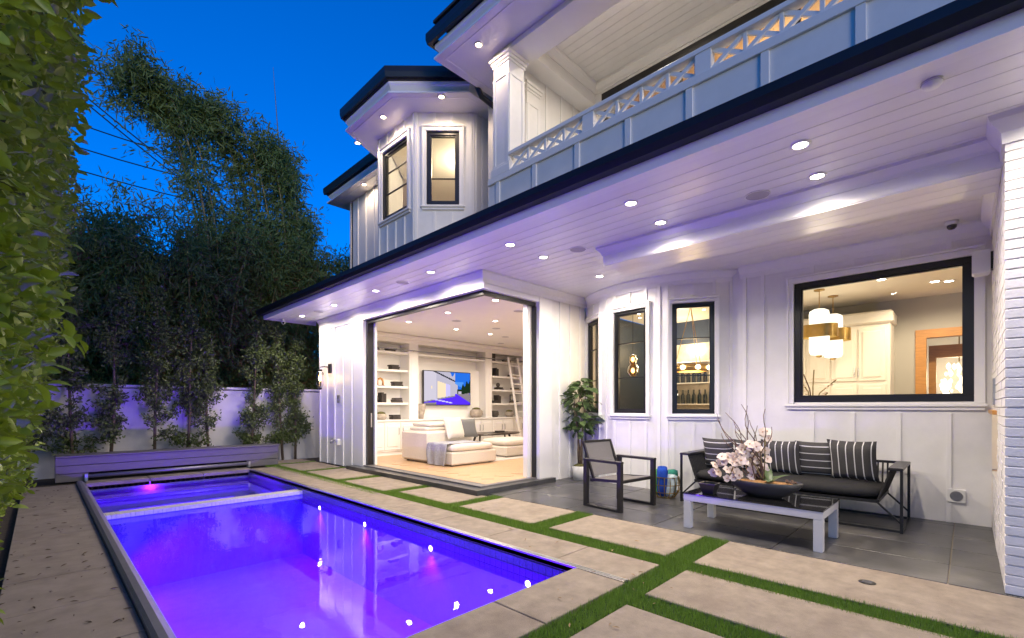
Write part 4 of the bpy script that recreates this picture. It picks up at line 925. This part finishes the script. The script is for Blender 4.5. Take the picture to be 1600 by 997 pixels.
# upper rooms
G().prism([(4.82, 7.08), (5.5, 6.4), (9, 6.4), (9, 11.1), (5.7, 11.1), (5.7, 9.0), (4.82, 8.15)], 3.7, 3.95).o('upper_floor', m_oak, H, fix=True); G().box(7.9, 8, 6.3, 11.1, 3.9, 6.5).o('upper_room_wall', m_cabw, H); G().box(5.6, 8, 6.28, 6.36, 3.9, 6.5).o('upper_room_wall', m_cabw, H); G().prism([(4.82, 7.08), (5.5, 6.4), (8, 6.4), (8, 11.1), (5.7, 11.1), (5.7, 9.0), (4.82, 8.15)], 6.42, 6.5).o('upper_room_ceiling', m_cabw, H, fix=True)
lt = thing('bedroom_lamp', 'bright ceiling lamp inside the upper bay window', 'lamp', (6.2, 7.4, 6.42)); G().lathe([(0, -.12), (.06, -.1), (.08, -.04), (.05, 0)], (6.2, 7.4, 6.42), 14).o('globe', emis('room_globe', (1, .9, .7), 5), lt, True); G().lathe([(.1, 0), (.1, -.01)], (6.2, 7.4, 6.42), 14).o('plate', m_trim, lt)
lamp('lamp_light', (6.2, 7.4, 6.2), 14, (1, .84, .58), lt, 'POINT', rad=.1)
bl_ = thing('added_balcony_room_lamp', 'added unseen ceiling lamp warming the room behind the balcony', 'lamp', (8.5, 2, 6.86)); G().lathe([(0, -.12), (.1, -.1), (.13, -.04), (.1, 0)], (8.5, 2, 6.86), 14).o('globe', e_amber, bl_, True); G().lathe([(.14, 0), (.14, -.01)], (8.5, 2, 6.86), 14).o('plate', m_trim, bl_)
lamp('lamp_light', (8.5, 2, 6.3), 26, (1, .75, .42), bl_, 'POINT', rad=.15)  # added lamp, out of view, gives the tan room its warm light

# ================================================================== PATIO FURNITURE
def cp(root, name, gg, m, smooth=False): return gg.o(name, m, root, smooth, local=True)
ac = thing('patio_armchair', 'charcoal metal armchair with grey sling seat and back on the slate patio', 'armchair', (5.53, 3.38, 0), R(-6))
for x in (-.36, .36):
    g = G(); hw = .028
    for ya, yb in ((-.31, -.255), (.255, .31)): cp(ac, 'leg', G().box(x-hw, x+hw, ya, yb, 0, .62, .004), m_chfr)
    cp(ac, 'floor_runner', G().box(x-hw, x+hw, -.255, .255, 0, .035, .004), m_chfr); cp(ac, 'armrest', G().box(x-hw-.004, x+hw+.004, -.312, .312, .61, .645, .005), m_chfr)
cp(ac, 'seat_rail', G().box(-.332, .332, -.29, -.25, .36, .40, .004), m_chfr); cp(ac, 'seat_rail', G().box(-.332, .332, .2, .24, .33, .37, .004), m_chfr)
for x in (-.31, .31): cp(ac, 'seat_side', G().bar((x, -.28, .385), (x, .24, .355), .03, .035), m_chfr); cp(ac, 'back_post', G().bar((x*.93, .21, .36), (x*.93, .40, .86), .028, .03), m_chfr)
cp(ac, 'back_top', G().bar((-.29, .40, .855), (.29, .40, .855), .028, .03), m_chfr)
cp(ac, 'sling_seat', G().add([(-.30, -.27, .402), (.30, -.27, .402), (.30, 0, .375), (-.30, 0, .375), (.30, .23, .372), (-.30, .23, .372), (-.30, -.27, .396), (.30, -.27, .396), (.30, 0, .369), (-.30, 0, .369), (.30, .23, .366), (-.30, .23, .366)], [(0,1,2,3),(3,2,4,5),(6,9,8,7),(9,11,10,8)]), m_sling)
cp(ac, 'sling_back', G().add([(-.275, .222, .40), (.275, .222, .40), (.275, .325, .62), (-.275, .325, .62), (.275, .395, .845), (-.275, .395, .845), (-.275, .230, .398), (.275, .230, .398), (.275, .332, .617), (-.275, .332, .617), (.275, .402, .842), (-.275, .402, .842)], [(0,1,2,3),(3,2,4,5),(6,9,8,7),(9,11,10,8)]), m_sling)
# coffee table
ct = thing('patio_coffee_table', 'silver framed coffee table with black glass top in front of the black sofa', 'table', (5.4, 1.6, 0))
x0, x1, y0, y1 = 5.03, 5.76, .95, 2.26; hgt = .375
for x in (x0, x1-.075):
    for y in (y0, y1-.075): G().box(x, x+.075, y, y+.075, 0, hgt-.075, .004).o('leg', m_ltab, ct)
for a in ((x0, x1, y0, y0+.075), (x0, x1, y1-.075, y1), (x0, x0+.075, y0+.075, y1-.075), (x1-.075, x1, y0+.075, y1-.075)): G().box(*a, hgt-.075, hgt, .003).o('apron', m_ltab, ct)
G().box(x0-.006, x1+.006, y0-.006, y1+.006, hgt, hgt+.012, .003).o('glass_top', m_blkglass, ct)
TT = hgt+.012
# bowl arrangement
bw = thing('orchid_bowl', 'wide dark boat shaped bowl of pale orchids and curly twigs on the coffee table', 'flower bowl', (5.42, 1.58, TT))
bx, by_ = 5.42, 1.55
G().lathe([(0, 0), (.13, 0), (.2, .04), (.27, .11), (.295, .165), (.285, .17), (.26, .13), (0, .12)], (bx, by_, TT), 30, .72, 1.22).o('bowl', m_bowl, bw, True)
G().lathe([(.27, .13), (.2, .155), (.1, .17), (0, .172)], (bx, by_, TT), 24, .72, 1.22).o('bark_fill', m_bark2, bw, True)
def curl(p, h, seed, sp):
    r = random.Random(seed); pts = [Vector(p)]; d = Vector((r.uniform(-.3, .3), r.uniform(-.5, .9)*sp, 1)).normalized()
    n = 12; ph = r.uniform(0, 6)
    for i in range(n):
        f = i/n; w = Vector((math.sin(ph+i*.9), math.cos(ph*1.3+i*.8), 0))*.42
        pts.append(pts[-1] + (d+w*.9).normalized()*h/n)
    return pts
for k in range(13):
    pts = curl((bx+random.uniform(-.04, .04), by_+random.uniform(-.02, .1), TT+.14), random.uniform(.6, 1.05), k, .9)
    G().tube(pts, [.0085*(1-.7*i/len(pts)) for i in range(len(pts))], 5).o('curly_twig', m_twig, bw, True)
fl = G()
def flower(c, s, fac):
    M = Matrix.Translation(c) @ fac.to_matrix().to_4x4()
    g = G(M)
    for k in range(5):
        a = k*2*math.pi/5 + .3; L = s*(1.0 if k % 2 == 0 else .85); w = s*(.85 if k in (1, 4) else .6)
        ca, sa = math.cos(a), math.sin(a); P = lambda u, v, z: (u*ca-v*sa, u*sa+v*ca, z)
        g.add([P(.02*s, 0, 0), P(.5*L, -w*.75, .12*s), P(.85*L, -w*.45, .08*s), P(L, 0, -.04*s), P(.85*L, w*.45, .08*s), P(.5*L, w*.75, .12*s), P(.5*L, 0, .02*s)], [(0, 1, 6), (1, 2, 6), (2, 3, 6), (3, 4, 6), (4, 5, 6), (5, 0, 6)])
    f = g.o('orchid_flower', m_petal, bw, True)
    G(M).lathe([(0, .02), (.12*s, .08*s), (.14*s, .2*s), (0, .28*s)], n=7).o('lip', m_lip, f)
m_lip = mat('orchid_lip', (.45, .22, .12), .5)
for (dy, dz, n, x0_) in ((.42, .30, 12, -.1), (.20, .40, 13, -.12), (.10, .36, 8, -.02), (.02, .55, 8, .08), (.26, .26, 9, -.16)):
    st = [(bx, by_, TT+.15), (bx+x0_*.6, by_+dy*.35, TT+.15+dz*.9), (bx+x0_, by_+dy*.7, TT+.15+dz), (bx+x0_*1.2, by_+dy, TT+.15+dz*.55), (bx+x0_*1.3, by_+dy*1.12, TT+.15+dz*.15)]
    G().tube(st, .006, 6).o('orchid_stem', m_bamboo, bw, True)
    for q in range(n):
        f = .3+.7*q/(n-1)*.98; seg = min(int(f*4), 3); t_ = f*4-seg; c = Vector(st[seg]).lerp(Vector(st[seg+1]), t_) + Vector((random.uniform(-.05, .02), random.uniform(-.04, .04), random.uniform(-.035, .035)))
        flower(c, random.uniform(.046, .062), Euler((R(random.uniform(50, 100)), R(random.uniform(-25, 25)), R(random.uniform(-75, -15)))))
def leafpts(L, w, bend, fold=.15, n=5):
    vs = []; 
    for i in range(n+1):
        f = i/n; ww = w*math.sin(math.pi*min(f*.92+.06, 1))**.8*(1 if f < 1 else 0); z = -bend*f*f*L
        vs += [(-ww/2, f*L, z+fold*ww), (0, f*L, z), (ww/2, f*L, z+fold*ww)]
    return vs, [(3*i+k, 3*i+k+1, 3*i+k+4, 3*i+k+3) for i in range(n) for k in (0, 1)]
for k, (az, el, L) in enumerate(((-60, 60, .26), (-110, 35, .2), (-20, 30, .24), (-150, 45, .2), (100, 30, .2))):
    vs, fs = leafpts(L, .085, .35); M = Matrix.Translation((bx-.02, by_-.06, TT+.15)) @ Matrix.Rotation(R(az), 4, 'Z') @ Matrix.Rotation(R(el), 4, 'X'); G(M).add(vs, fs).o('orchid_leaf', l_fig, bw, True)
cone = G()
for k in range(16): cone.lathe([(0, -.008), (.018, 0), (0, .012)], (bx-.05+random.uniform(-.03, .03), by_-.26+random.uniform(-.04, .04), TT+.17+random.uniform(0, .03)), 5)
cone.o('pine_cone', m_twig, bw)
bk = thing('square_bowl', 'small black square tapered bowl on the coffee table', 'bowl', (5.2, 2.05, TT))
G().add([(5.17+a*s, 2.03+b*s, TT+z) for s, z in ((.055, 0), (.085, .11), (.092, .11), (.092, .118), (.078, .118), (.05, .02)) for a, b in ((-1, -1), (1, -1), (1, 1), (-1, 1))], [(3, 2, 1, 0)] + [(r*4+i, r*4+(i+1) % 4, r*4+4+(i+1) % 4, r*4+4+i) for r in range(5) for i in range(4)] + [(20, 21, 22, 23)]).o('body', m_black, bk)
# sofa
sf = thing('patio_sofa', 'black metal framed outdoor sofa with black seat cushion against the white wall', 'sofa', (6.8, 1.7, 0))
sx0, sx1, sy0, sy1, ah = 6.38, 7.22, .50, 2.90, .69
for y in (sy0, sy1):
    for x in (sx0, sx1): G().box(x-.013, x+.013, y-.013, y+.013, 0, ah-.03).o('leg', m_black, sf)
    yi = y+.2 if y == sy0 else y-.2
    G().box(sx0-.02, sx1+.02, min(y, y+(.1 if y == sy0 else -.1))-.015, max(y, y+(.1 if y == sy0 else -.1))+.015, ah-.03, ah, .006).o('armrest', m_black, sf)
    G().box(sx0, sx1, y-.011, y+.011, .012, .034).o('floor_bar', m_black, sf)
    for x in (sx0, sx1): G().bar((x, y, .1), (x, yi, .3), .018).o('brace', m_black, sf)
    n = 17
    for k in range(n):
        x = sx0+.03+(sx1-sx0-.06)*k/(n-1); yo = y+(.09 if y == sy0 else -.09)
        G().tube([(x, yo, ah-.03), (x, yi, .33)], .011, 5).o('side_rope', m_blkfab, sf)
    G().bar((sx0, yi, .32), (sx1, yi, .32), .03).o('seat_rail', m_black, sf)
for x in (sx0+.01, sx1): G().bar((x, sy0+.2, .31), (x, sy1-.2, .31), .03).o('seat_rail', m_black, sf)
G().bar((sx1, sy0, .02), (sx1, sy1, .02), .022).o('floor_bar', m_black, sf); G().bar((sx0, sy0, .02), (sx0, sy1, .02), .022).o('floor_bar', m_black, sf)
G().bar((sx1+.05, sy0+.02, ah-.02), (sx1+.05, sy1-.02, ah-.02), .03).o('back_rail', m_black, sf)
n = 44
for k in range(n): y = sy0+.2+(sy1-sy0-.4)*k/(n-1); G().tube([(sx1+.05, y, ah-.02), (sx1-.02, y, .33)], .010, 5).o('back_rope', m_blkfab, sf)
for y in (1.1, 1.7, 2.3): G().tube([(sx0+.3, y, .02), (sx0+.3, y, .3)], .01, 6).o('support', m_black, sf)
G().box(sx0+.02, sx1-.02, sy0+.2, sy1-.2, .30, .325).o('seat_deck', m_black, sf)
cushion(G(), sx0-.02, sx1-.05, sy0+.17, sy1-.17, .325, .47).o('seat_cushion', m_blkfab, sf, True)
PL = [(2.56, 'horizontal', 'behind the orchid sprays at the basket end', 1, .44, 0), (2.12, 'horizontal', 'second from the basket, mostly hidden by orchids', 1, .44, 6), (1.74, 'upright', 'in the middle beside the orchid leaves', 0, .46, -4), (1.36, 'horizontal', 'overlapped by the last upright one', 1, .46, 5), (.98, 'upright', 'nearest the wall outlet', 0, .5, -8)]
for (y, kd, lab, ax, s, rz) in PL:
    pillow('striped_pillow', 'charcoal pillow with white %s stripes, %s' % (kd, lab), (6.86 if ax else 6.78, y, .47+s*.47), s, s, .17, (R(14), 0, R(-90+rz)), m_pil, None, (ax, 6 if ax == 0 else 5))
# basket of towels
bt = thing('towel_basket', 'round wire basket standing between the armchair and the sofa', 'basket', (6.5, 3.2, 0))
ox, oy = 6.5, 3.2
for k in range(16):
    a = k*math.pi/8; G().tube([(ox+.13*math.cos(a), oy+.13*math.sin(a), .01), (ox+.2*math.cos(a), oy+.2*math.sin(a), .12), (ox+.21*math.cos(a), oy+.21*math.sin(a), .22), (ox+.19*math.cos(a), oy+.19*math.sin(a), .31)], .0065, 5).o('wire', m_brass, bt)
for r, z in ((.13, .012), (.19, .09), (.212, .2), (.19, .31)): G().lathe([(r-.005, z-.005), (r+.005, z-.005), (r+.005, z+.005), (r-.005, z+.005), (r-.005, z-.005)], (ox, oy, 0), 28).o('hoop', m_brass, bt)
twc = [((.02, .30, .42), 'teal'), ((.10, .42, .06), 'lime green'), ((.01, .06, .40), 'royal blue'), ((.55, .66, .68), 'pale aqua'), ((.03, .22, .16), 'sea green')]
for k, (c, nm) in enumerate(twc):
    a = k*1.25+.5; m = mat('towel_'+nm.replace(' ', '_'), c, .95, .4, 9, .5, 120)
    t = thing('rolled_towel', 'rolled %s towel in the wire basket' % nm, 'towel', (ox, oy, .1))
    p0 = Vector((ox+.075*math.cos(a), oy+.075*math.sin(a), .04)); p1 = p0 + Vector((.06*math.cos(a+.6), .06*math.sin(a+.6), .30+.06*(k % 3)))
    G().tube([p0, p0.lerp(p1, .15), p0.lerp(p1, .85), p1], [.06, .075, .078, .066], 14).o('roll', m, t, True); G().tube([p1-Vector((0, 0, .002)), p1+Vector((0, 0, .006))], [.04, .036], 12).o('inner_fold', m, t)
# potted fiddle fig
ft = thing('potted_fig', 'leafy fig tree in a white pot in the corner by the bay', 'potted plant', (7.0, 5.08, 0))
fx, fy = 6.98, 5.10
G().lathe([(0, 0), (.13, 0), (.145, .24), (.135, .25), (.125, .22)], (fx, fy, 0), 24).o('pot', m_potw, ft, True); G().lathe([(.13, .22), (.12, .26), (.05, .29), (0, .29)], (fx, fy, 0), 16).o('moss', m_moss, ft, True)
for k in range(4):
    a = k*1.6; G().tube([(fx+.03*math.cos(a), fy+.03*math.sin(a), .25), (fx+.035*math.cos(a+.8), fy+.035*math.sin(a+.8), .5), (fx+.05*math.cos(a+1.5), fy+.05*math.sin(a+1.5), .8), (fx+.13*math.cos(a+1.2), fy+.13*math.sin(a+1.2), 1.3), (fx+.1*math.cos(a), fy+.1*math.sin(a), 1.7)], [.02, .017, .015, .01, .005], 7).o('trunk', m_bark, ft, True)
lvs, lfs = leafpts(.24, .155, .35, .12, 6)
ldat = G().add(lvs, lfs).o('leaf', l_fig, None, True); ld_ = ldat.data; bpy.data.objects.remove(ldat)
for k in range(150):
    o = bpy.data.objects.new('leaf', ld_); COL.objects.link(o); o.parent = ft; f = random.random()
    z = .85+.98*f; rr = .30*math.sin(math.pi*min(.12+f*.86, 1))**.6; a = random.uniform(0, 6.283); q = rr*random.uniform(.25, 1)
    o.location = Vector((fx+q*math.cos(a), min(fy+q*math.sin(a), 5.30), z)) - Vector((7.0, 5.08, 0)); o.rotation_euler = (R(random.uniform(-40, 50)), R(random.uniform(-30, 30)), a-math.pi/2+random.uniform(-.6, .6)); s = random.uniform(.55, 1.0); o.scale = (s, s, s)

# ================================================================== FENCE AND PLANTING
FY = 12.62
fn = thing('garden_wall', 'white rendered garden wall behind the row of young ficus trees', 'wall', (2, FY, 0))
x = -3.2
while x < 7.9:
    G().box(x+.008, x+1.80, FY, FY+.12, -.1, 1.72, .006).o('panel', m_fence, fn); G().box(x-.03, x+.045, FY-.02, FY+.14, -.1, 1.74, .006).o('post', m_fence, fn); x += 1.83
G().box(-3.2, 7.9, FY-.03, FY+.15, 1.74, 1.80, .01).o('coping', m_fence, fn)
nb = thing('neighbour_roof', 'dark tiled low roof just behind the garden wall', 'roof', (2, 16, 0))
G().add([(-3, 14.6, 2.0), (7.5, 14.6, 2.0), (6.5, 17.5, 3.1), (-2, 17.5, 3.1)], [(0, 1, 2, 3)]).o('roof_slope', m_roof, nb); G().box(-2.8, 7.3, 14.9, 18, 0, 2.02).o('wall', m_fence, nb)
def leaf_cloud(centers, dirs, L, w, rg, fold=.18, fat=False):
    """leaves as two-quad blades: centers Nx3, dirs Nx3 unit"""
    n = len(centers); d = dirs/np.linalg.norm(dirs, axis=1, keepdims=True); up = rg.normal(size=(n, 3)); s = np.cross(d, up); s /= np.linalg.norm(s, axis=1, keepdims=True); nn = np.cross(s, d)
    L = (L*rg.uniform(.7, 1.25, n))[:, None]; w = (w*rg.uniform(.75, 1.2, n))[:, None]
    base = centers; a = base + d*L*.35 + s*w*.5 + nn*w*fold; b = base + d*L*.35 - s*w*.5 + nn*w*fold; c = base + d*L*.72 + s*w*.40 + nn*w*(fold*.8); e = base + d*L*.72 - s*w*.40 + nn*w*(fold*.8); tip = base + d*L; m1 = base+d*L*.5
    V = np.stack([base, a, c, tip, e, b], 1).reshape(-1, 3); i = np.arange(n)[:, None]*6
    F = np.concatenate([i+np.array([[0, 1, 2, 3]]), i+np.array([[0, 3, 4, 5]])], 0)
    return V, F
def ficus(x, y, h, seed, w=.42, dens=1.0):
    rg = np.random.default_rng(seed); r = random.Random(seed)
    t = thing('ficus_tree', 'young slim ficus tree trained against the white garden wall', 'tree', (x, y, 0), 0, 'ficus trees along the garden wall')
    lean = r.uniform(-.18, .18); tr = [(x, y, -.02), (x+lean*.4, y, h*.35), (x+lean*.7+r.uniform(-.06, .06), y+.02, h*.7), (x+lean, y+.05, h)]
    g = G(); g.tube(tr, [.032, .026, .017, .006], 7); C = []; D = []
    for k in range(34):
        f = r.uniform(.12, 1); seg = min(int(f*3), 2); p = Vector(tr[seg]).lerp(Vector(tr[seg+1]), f*3-seg); a = r.uniform(0, 6.28); l = w*r.uniform(.4, 1)*(1.1-.5*f)
        e = p + Vector((math.cos(a)*l, math.sin(a)*l*.45, r.uniform(.05, .35))); e.y = min(e.y, FY-.06) if e.z < 1.8 else e.y; g.tube([p, p.lerp(e, .5)+Vector((0, 0, .02)), e], [.008, .006, .003], 4)
        m = int(46*dens); q = rg.uniform(.15, 1.05, m)[:, None]; c = np.array(p)+(np.array(e)-np.array(p))*q + rg.normal(0, .055, (m, 3)); C.append(c); dd = rg.normal(size=(m, 3)); dd[:, 2] -= .25; D.append(dd)
    g.o('trunk', m_bark, t, True); C = np.concatenate(C); C[:, 1] = np.where(C[:, 2] < 1.8, np.minimum(C[:, 1], FY-.05), C[:, 1]); V, F = leaf_cloud(C, np.concatenate(D), .075, .034, rg); props(npmesh('crown', V, F, l_ficus, t), kind='stuff')
for i, (x, h) in enumerate(((-.15, 2.8), (.45, 3.3), (.99, 3.7), (1.70, 3.9), (2.28, 3.4), (2.72, 3.0), (3.55, 3.4), (4.30, 3.2), (4.62, 2.9))): ficus(x, 12.30+.04*(i % 3), h, 50+i, .5 if i not in (6, 7, 8) else .38, 2.0 if i < 6 else 2.6)
# left hedge
HX = thing('ficus_hedge', 'tall dense hedge of glossy yellow green leaves beside the deck', 'hedge', (-.5, 5, 0))
rg = np.random.default_rng(3)
def hedge_x(y, z):  # outer face
    b = np.interp(z, [0, .5, 1.2, 2.0, 3.0, 6.5], [-.34, -.30, -.21, -.08, .05, .14])
    return b + .08*np.sin(y*2.3+z*1.1)+.07*np.sin(y*5.1-z*2.7)+.07*np.sin(z*4.3+y*.7)+.04*np.sin(z*11+y*9) + np.clip((y-5)*.012, 0, .1)
n = 85000
y = 1.75+10.6*rg.random(n)**1.5; z = rg.uniform(.05, 6.6, n); dp = np.abs(rg.normal(0, .13, n)); x = hedge_x(y, z)-dp
cl_ = .5+.5*np.sin(y*7+z*5)*np.sin(z*6.3-y*3.1); keep = rg.random(n) < .25+.75*cl_**1.5; keep &= ~((z < .9) & (rg.random(n) < .45))
C = np.stack([x, y, z], 1)[keep]; D = rg.normal(size=(len(C), 3))*.9+np.array([.7, -.35, .0]); V, F = leaf_cloud(C, D, .060, .031, rg); props(npmesh('foliage', V, F, l_hedge, HX), kind='stuff')
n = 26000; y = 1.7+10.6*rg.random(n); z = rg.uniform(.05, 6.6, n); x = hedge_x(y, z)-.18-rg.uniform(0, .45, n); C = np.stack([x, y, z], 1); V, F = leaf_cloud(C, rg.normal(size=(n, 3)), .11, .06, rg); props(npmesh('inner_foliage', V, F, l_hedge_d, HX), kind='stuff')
g = G()
for k in range(28):
    yy = 1.9+k*.38; xx = -.42+random.uniform(-.08, .08); g2 = G(); g2.tube([(xx, yy, -.05), (xx+.03, yy+random.uniform(-.1, .1), 1.2), (xx+random.uniform(0, .15), yy+random.uniform(-.15, .15), 3.2), (xx+.2, yy, 6)], [.03, .025, .018, .006], 6); g2.o('stem', m_bark, HX, True)
vs, fs = leafpts(.072, .038, .3, .2, 4); od = G().add(vs, fs).o('leaf', l_hedge, None, True); hd = od.data; bpy.data.objects.remove(od)
for k in range(230):
    yy = random.uniform(1.75, 3.6); zz = random.uniform(.3, 4.2); xx = float(hedge_x(yy, zz))+random.uniform(-.03, .05)
    o = bpy.data.objects.new('leaf', hd); COL.objects.link(o); o.parent = HX; o.location = Vector((xx, yy, zz)) - Vector((-.5, 5, 0)); o.rotation_euler = (R(random.uniform(-60, 40)), R(random.uniform(-40, 40)), R(random.uniform(-150, -30))); s = random.uniform(.6, 1.1); o.scale = (s, s, s)
# bamboo
def bamboo(x, y, h, seed, nc=9, arch=1.0, dens=1.0, dry=.12, label=None, spread=.9):
    rg = np.random.default_rng(seed); r = random.Random(seed); t = thing('bamboo_clump', label or 'tall arching bamboo clump rising behind the garden wall', 'bamboo', (x, y, 0), 0, None if label else 'bamboo clumps behind the garden wall')
    C = []; D = []; Cd = []; Dd = []
    for k in range(nc):
        a = r.uniform(0, 6.28); hh = h*r.uniform(.72, 1.0); bx_, by2 = x+r.uniform(-spread, spread)*.6, y+r.uniform(-.5, .5); ar = arch*r.uniform(.4, 1.1); pts = []
        for i in range(9):
            f = i/8; o_ = ar*f**3*1.7; pts.append(Vector((bx_+math.cos(a)*o_, by2+math.sin(a)*o_*.6, hh*(f-.16*ar*f**4*.8))))
        G().tube(pts, [.042*(1-.85*i/8)+.004 for i in range(9)], 6).o('culm', m_bamboo, t, True)
        m = int(2300*dens); f = rg.uniform(.16, 1.0, m); seg = np.minimum((f*8).astype(int), 7); P = np.array([list(p) for p in pts]); c = P[seg]+(P[seg+1]-P[seg])*(f*8-seg)[:, None]
        # branch tufts
        tf = rg.normal(size=(60, 3))*np.array([.30, .26, .26]); ti = rg.integers(0, 60, m); ft_ = np.linspace(.14, 1, 60); c = P[np.minimum((ft_[ti]*8).astype(int), 7)]+(P[np.minimum((ft_[ti]*8).astype(int), 7)+1]-P[np.minimum((ft_[ti]*8).astype(int), 7)])*((ft_[ti]*8)-np.minimum((ft_[ti]*8).astype(int), 7))[:, None]
        c = c + tf[ti]*(1.15-.5*ft_[ti])[:, None] + rg.normal(0, .13, (m, 3)); d = rg.normal(size=(m, 3))*.75 + np.array([0, 0, -.55]); isd = rg.random(m) < dry*(1.6-1.5*ft_[ti]); C.append(c[~isd]); D.append(d[~isd]); Cd.append(c[isd]); Dd.append(d[isd])
    V, F = leaf_cloud(np.concatenate(C), np.concatenate(D), .20, .03, rg); props(npmesh('foliage', V, F, l_bamb, t), kind='stuff')
    V, F = leaf_cloud(np.concatenate(Cd), np.concatenate(Dd), .2, .028, rg); props(npmesh('dry_foliage', V, F, l_bambdry, t), kind='stuff')
for i, (x, y, h, ar) in enumerate(((-.2, 14.2, 5.6, .8), (.7, 14.8, 6.4, .9), (1.6, 14.0, 6.6, .7), (2.2, 15.2, 7.2, .8), (3.2, 14.3, 6.8, .7), (3.9, 15.4, 8.2, .6), (4.8, 14.4, 7.2, .7), (5.6, 15.3, 8.6, .5), (6.6, 14.6, 7.0, .6), (7.6, 15.6, 7.0, .6), (-1.2, 15.5, 6.0, .8), (.9, 16.5, 6.5, .8), (4.6, 17, 7.4, .7))):
    bamboo(x, y, h, 100+i, 9, ar, .85, .34 if 3 < x < 6 else .14)
def plume(P, seed, label, nc=6, m=1500):
    rg = np.random.default_rng(seed); r = random.Random(seed); t = thing('bamboo_clump', label, 'bamboo', (P[0][0], P[0][1], 0)); C = []; D = []
    for k in range(nc):
        j = Vector((r.uniform(-.45, .45), r.uniform(-.5, .5), r.uniform(-.5, .25))); pts = []
        for i, p in enumerate(P):
            q = Vector(p) + j*min(1, i/2)*(1 if i < len(P)-1 else 1.2); q.z = max(q.z, -.05) if i else 0; pts.append(q)
        fine = []
        for i in range(len(pts)-1):
            for u in (0, .33, .66): fine.append(pts[i].lerp(pts[i+1], u))
        fine.append(pts[-1])
        for _ in range(2): fine = [fine[0]]+[(fine[i-1]+fine[i]*2+fine[i+1])/4 for i in range(1, len(fine)-1)]+[fine[-1]]
        nf = len(fine); G().tube(fine, [.032*(1-.9*i/nf) for i in range(nf)], 6).o('culm', m_bamboo, t, True)
        A = np.array([list(p) for p in fine]); f = rg.uniform(.22, .999, 90)*(nf-1); b0 = A[f.astype(int)]; tc = b0+(A[f.astype(int)+1]-b0)*(f-f.astype(int))[:, None]+rg.normal(0, 1, (90, 3))*np.array([.36, .34, .28])*(1.3-.75*f/(nf-1))[:, None]
        ti = rg.integers(0, 90, m); c = tc[ti]+rg.normal(0, .12, (m, 3)); c[:, 2] -= .06; C.append(c); D.append(rg.normal(size=(m, 3))*.8+np.array([-.15, 0, -.5]))
    V, F = leaf_cloud(np.concatenate(C), np.concatenate(D), .2, .032, rg); props(npmesh('foliage', V, F, l_bamb, t), kind='stuff')
plume([(3.4, 15, 0), (3.3, 15, 3), (3.05, 15, 6), (2.6, 15, 8.2), (2.1, 15, 9.5), (1.6, 15, 9.8), (1.15, 15, 9.2)], 401, 'bamboo plume arching far over towards the hedge, the tallest bend')
plume([(4.9, 15.2, 0), (4.85, 15.2, 3), (4.6, 15.2, 6.5), (4.1, 15.2, 8.8), (3.5, 15.2, 9.7), (3.0, 15.2, 9.6), (2.7, 15.2, 9.0)], 402, 'second bamboo plume bending over behind the tallest one', 7)
plume([(5.6, 15, 0), (5.6, 15, 4), (5.45, 15, 7), (5.2, 15, 8.6), (4.8, 15, 9.2)], 403, 'bushy upright bamboo plume beside the bare cane', 7)
t = thing('bare_bamboo_cane', 'single tall bare bamboo cane standing above the clumps', 'bamboo', (5.3, 15, 0)); G().tube([(5.35, 15, 5), (5.15, 15, 8.8), (4.95, 15, 11.6)], [.03, .02, .004], 6).o('culm', m_bamboo, t, True); G().lathe([(.034, 6), (.037, 6.02), (.034, 6.04)], (5.3, 15, 0), 8).o('node', m_bamboo, t)
bamboo(5.9, 15, 11.0, 300, 2, .3, .35, .0, 'thin upright bamboo stem with sparse leaves above the other clumps', .2)
# wires
for k, (a, b) in enumerate((((-3, 20, 14.0), (9, 20, 6.9)), ((-3, 20, 13.85), (9, 20, 6.6)), ((-5, 22, 11.7), (9, 22, 11.5)), ((-5, 22, 10.8), (9, 22, 10.8)), ((-5, 22, 10.1), (9, 22, 9.9)))):
    pts = [Vector(a).lerp(Vector(b), i/12) - Vector((0, 0, .5*math.sin(math.pi*i/12))) for i in range(13)]
    props(G().tube(pts, .022, 5).o('power_line', m_black), 'thin dark overhead wire crossing the sky behind the hedge', 'wire', 'overhead wires')
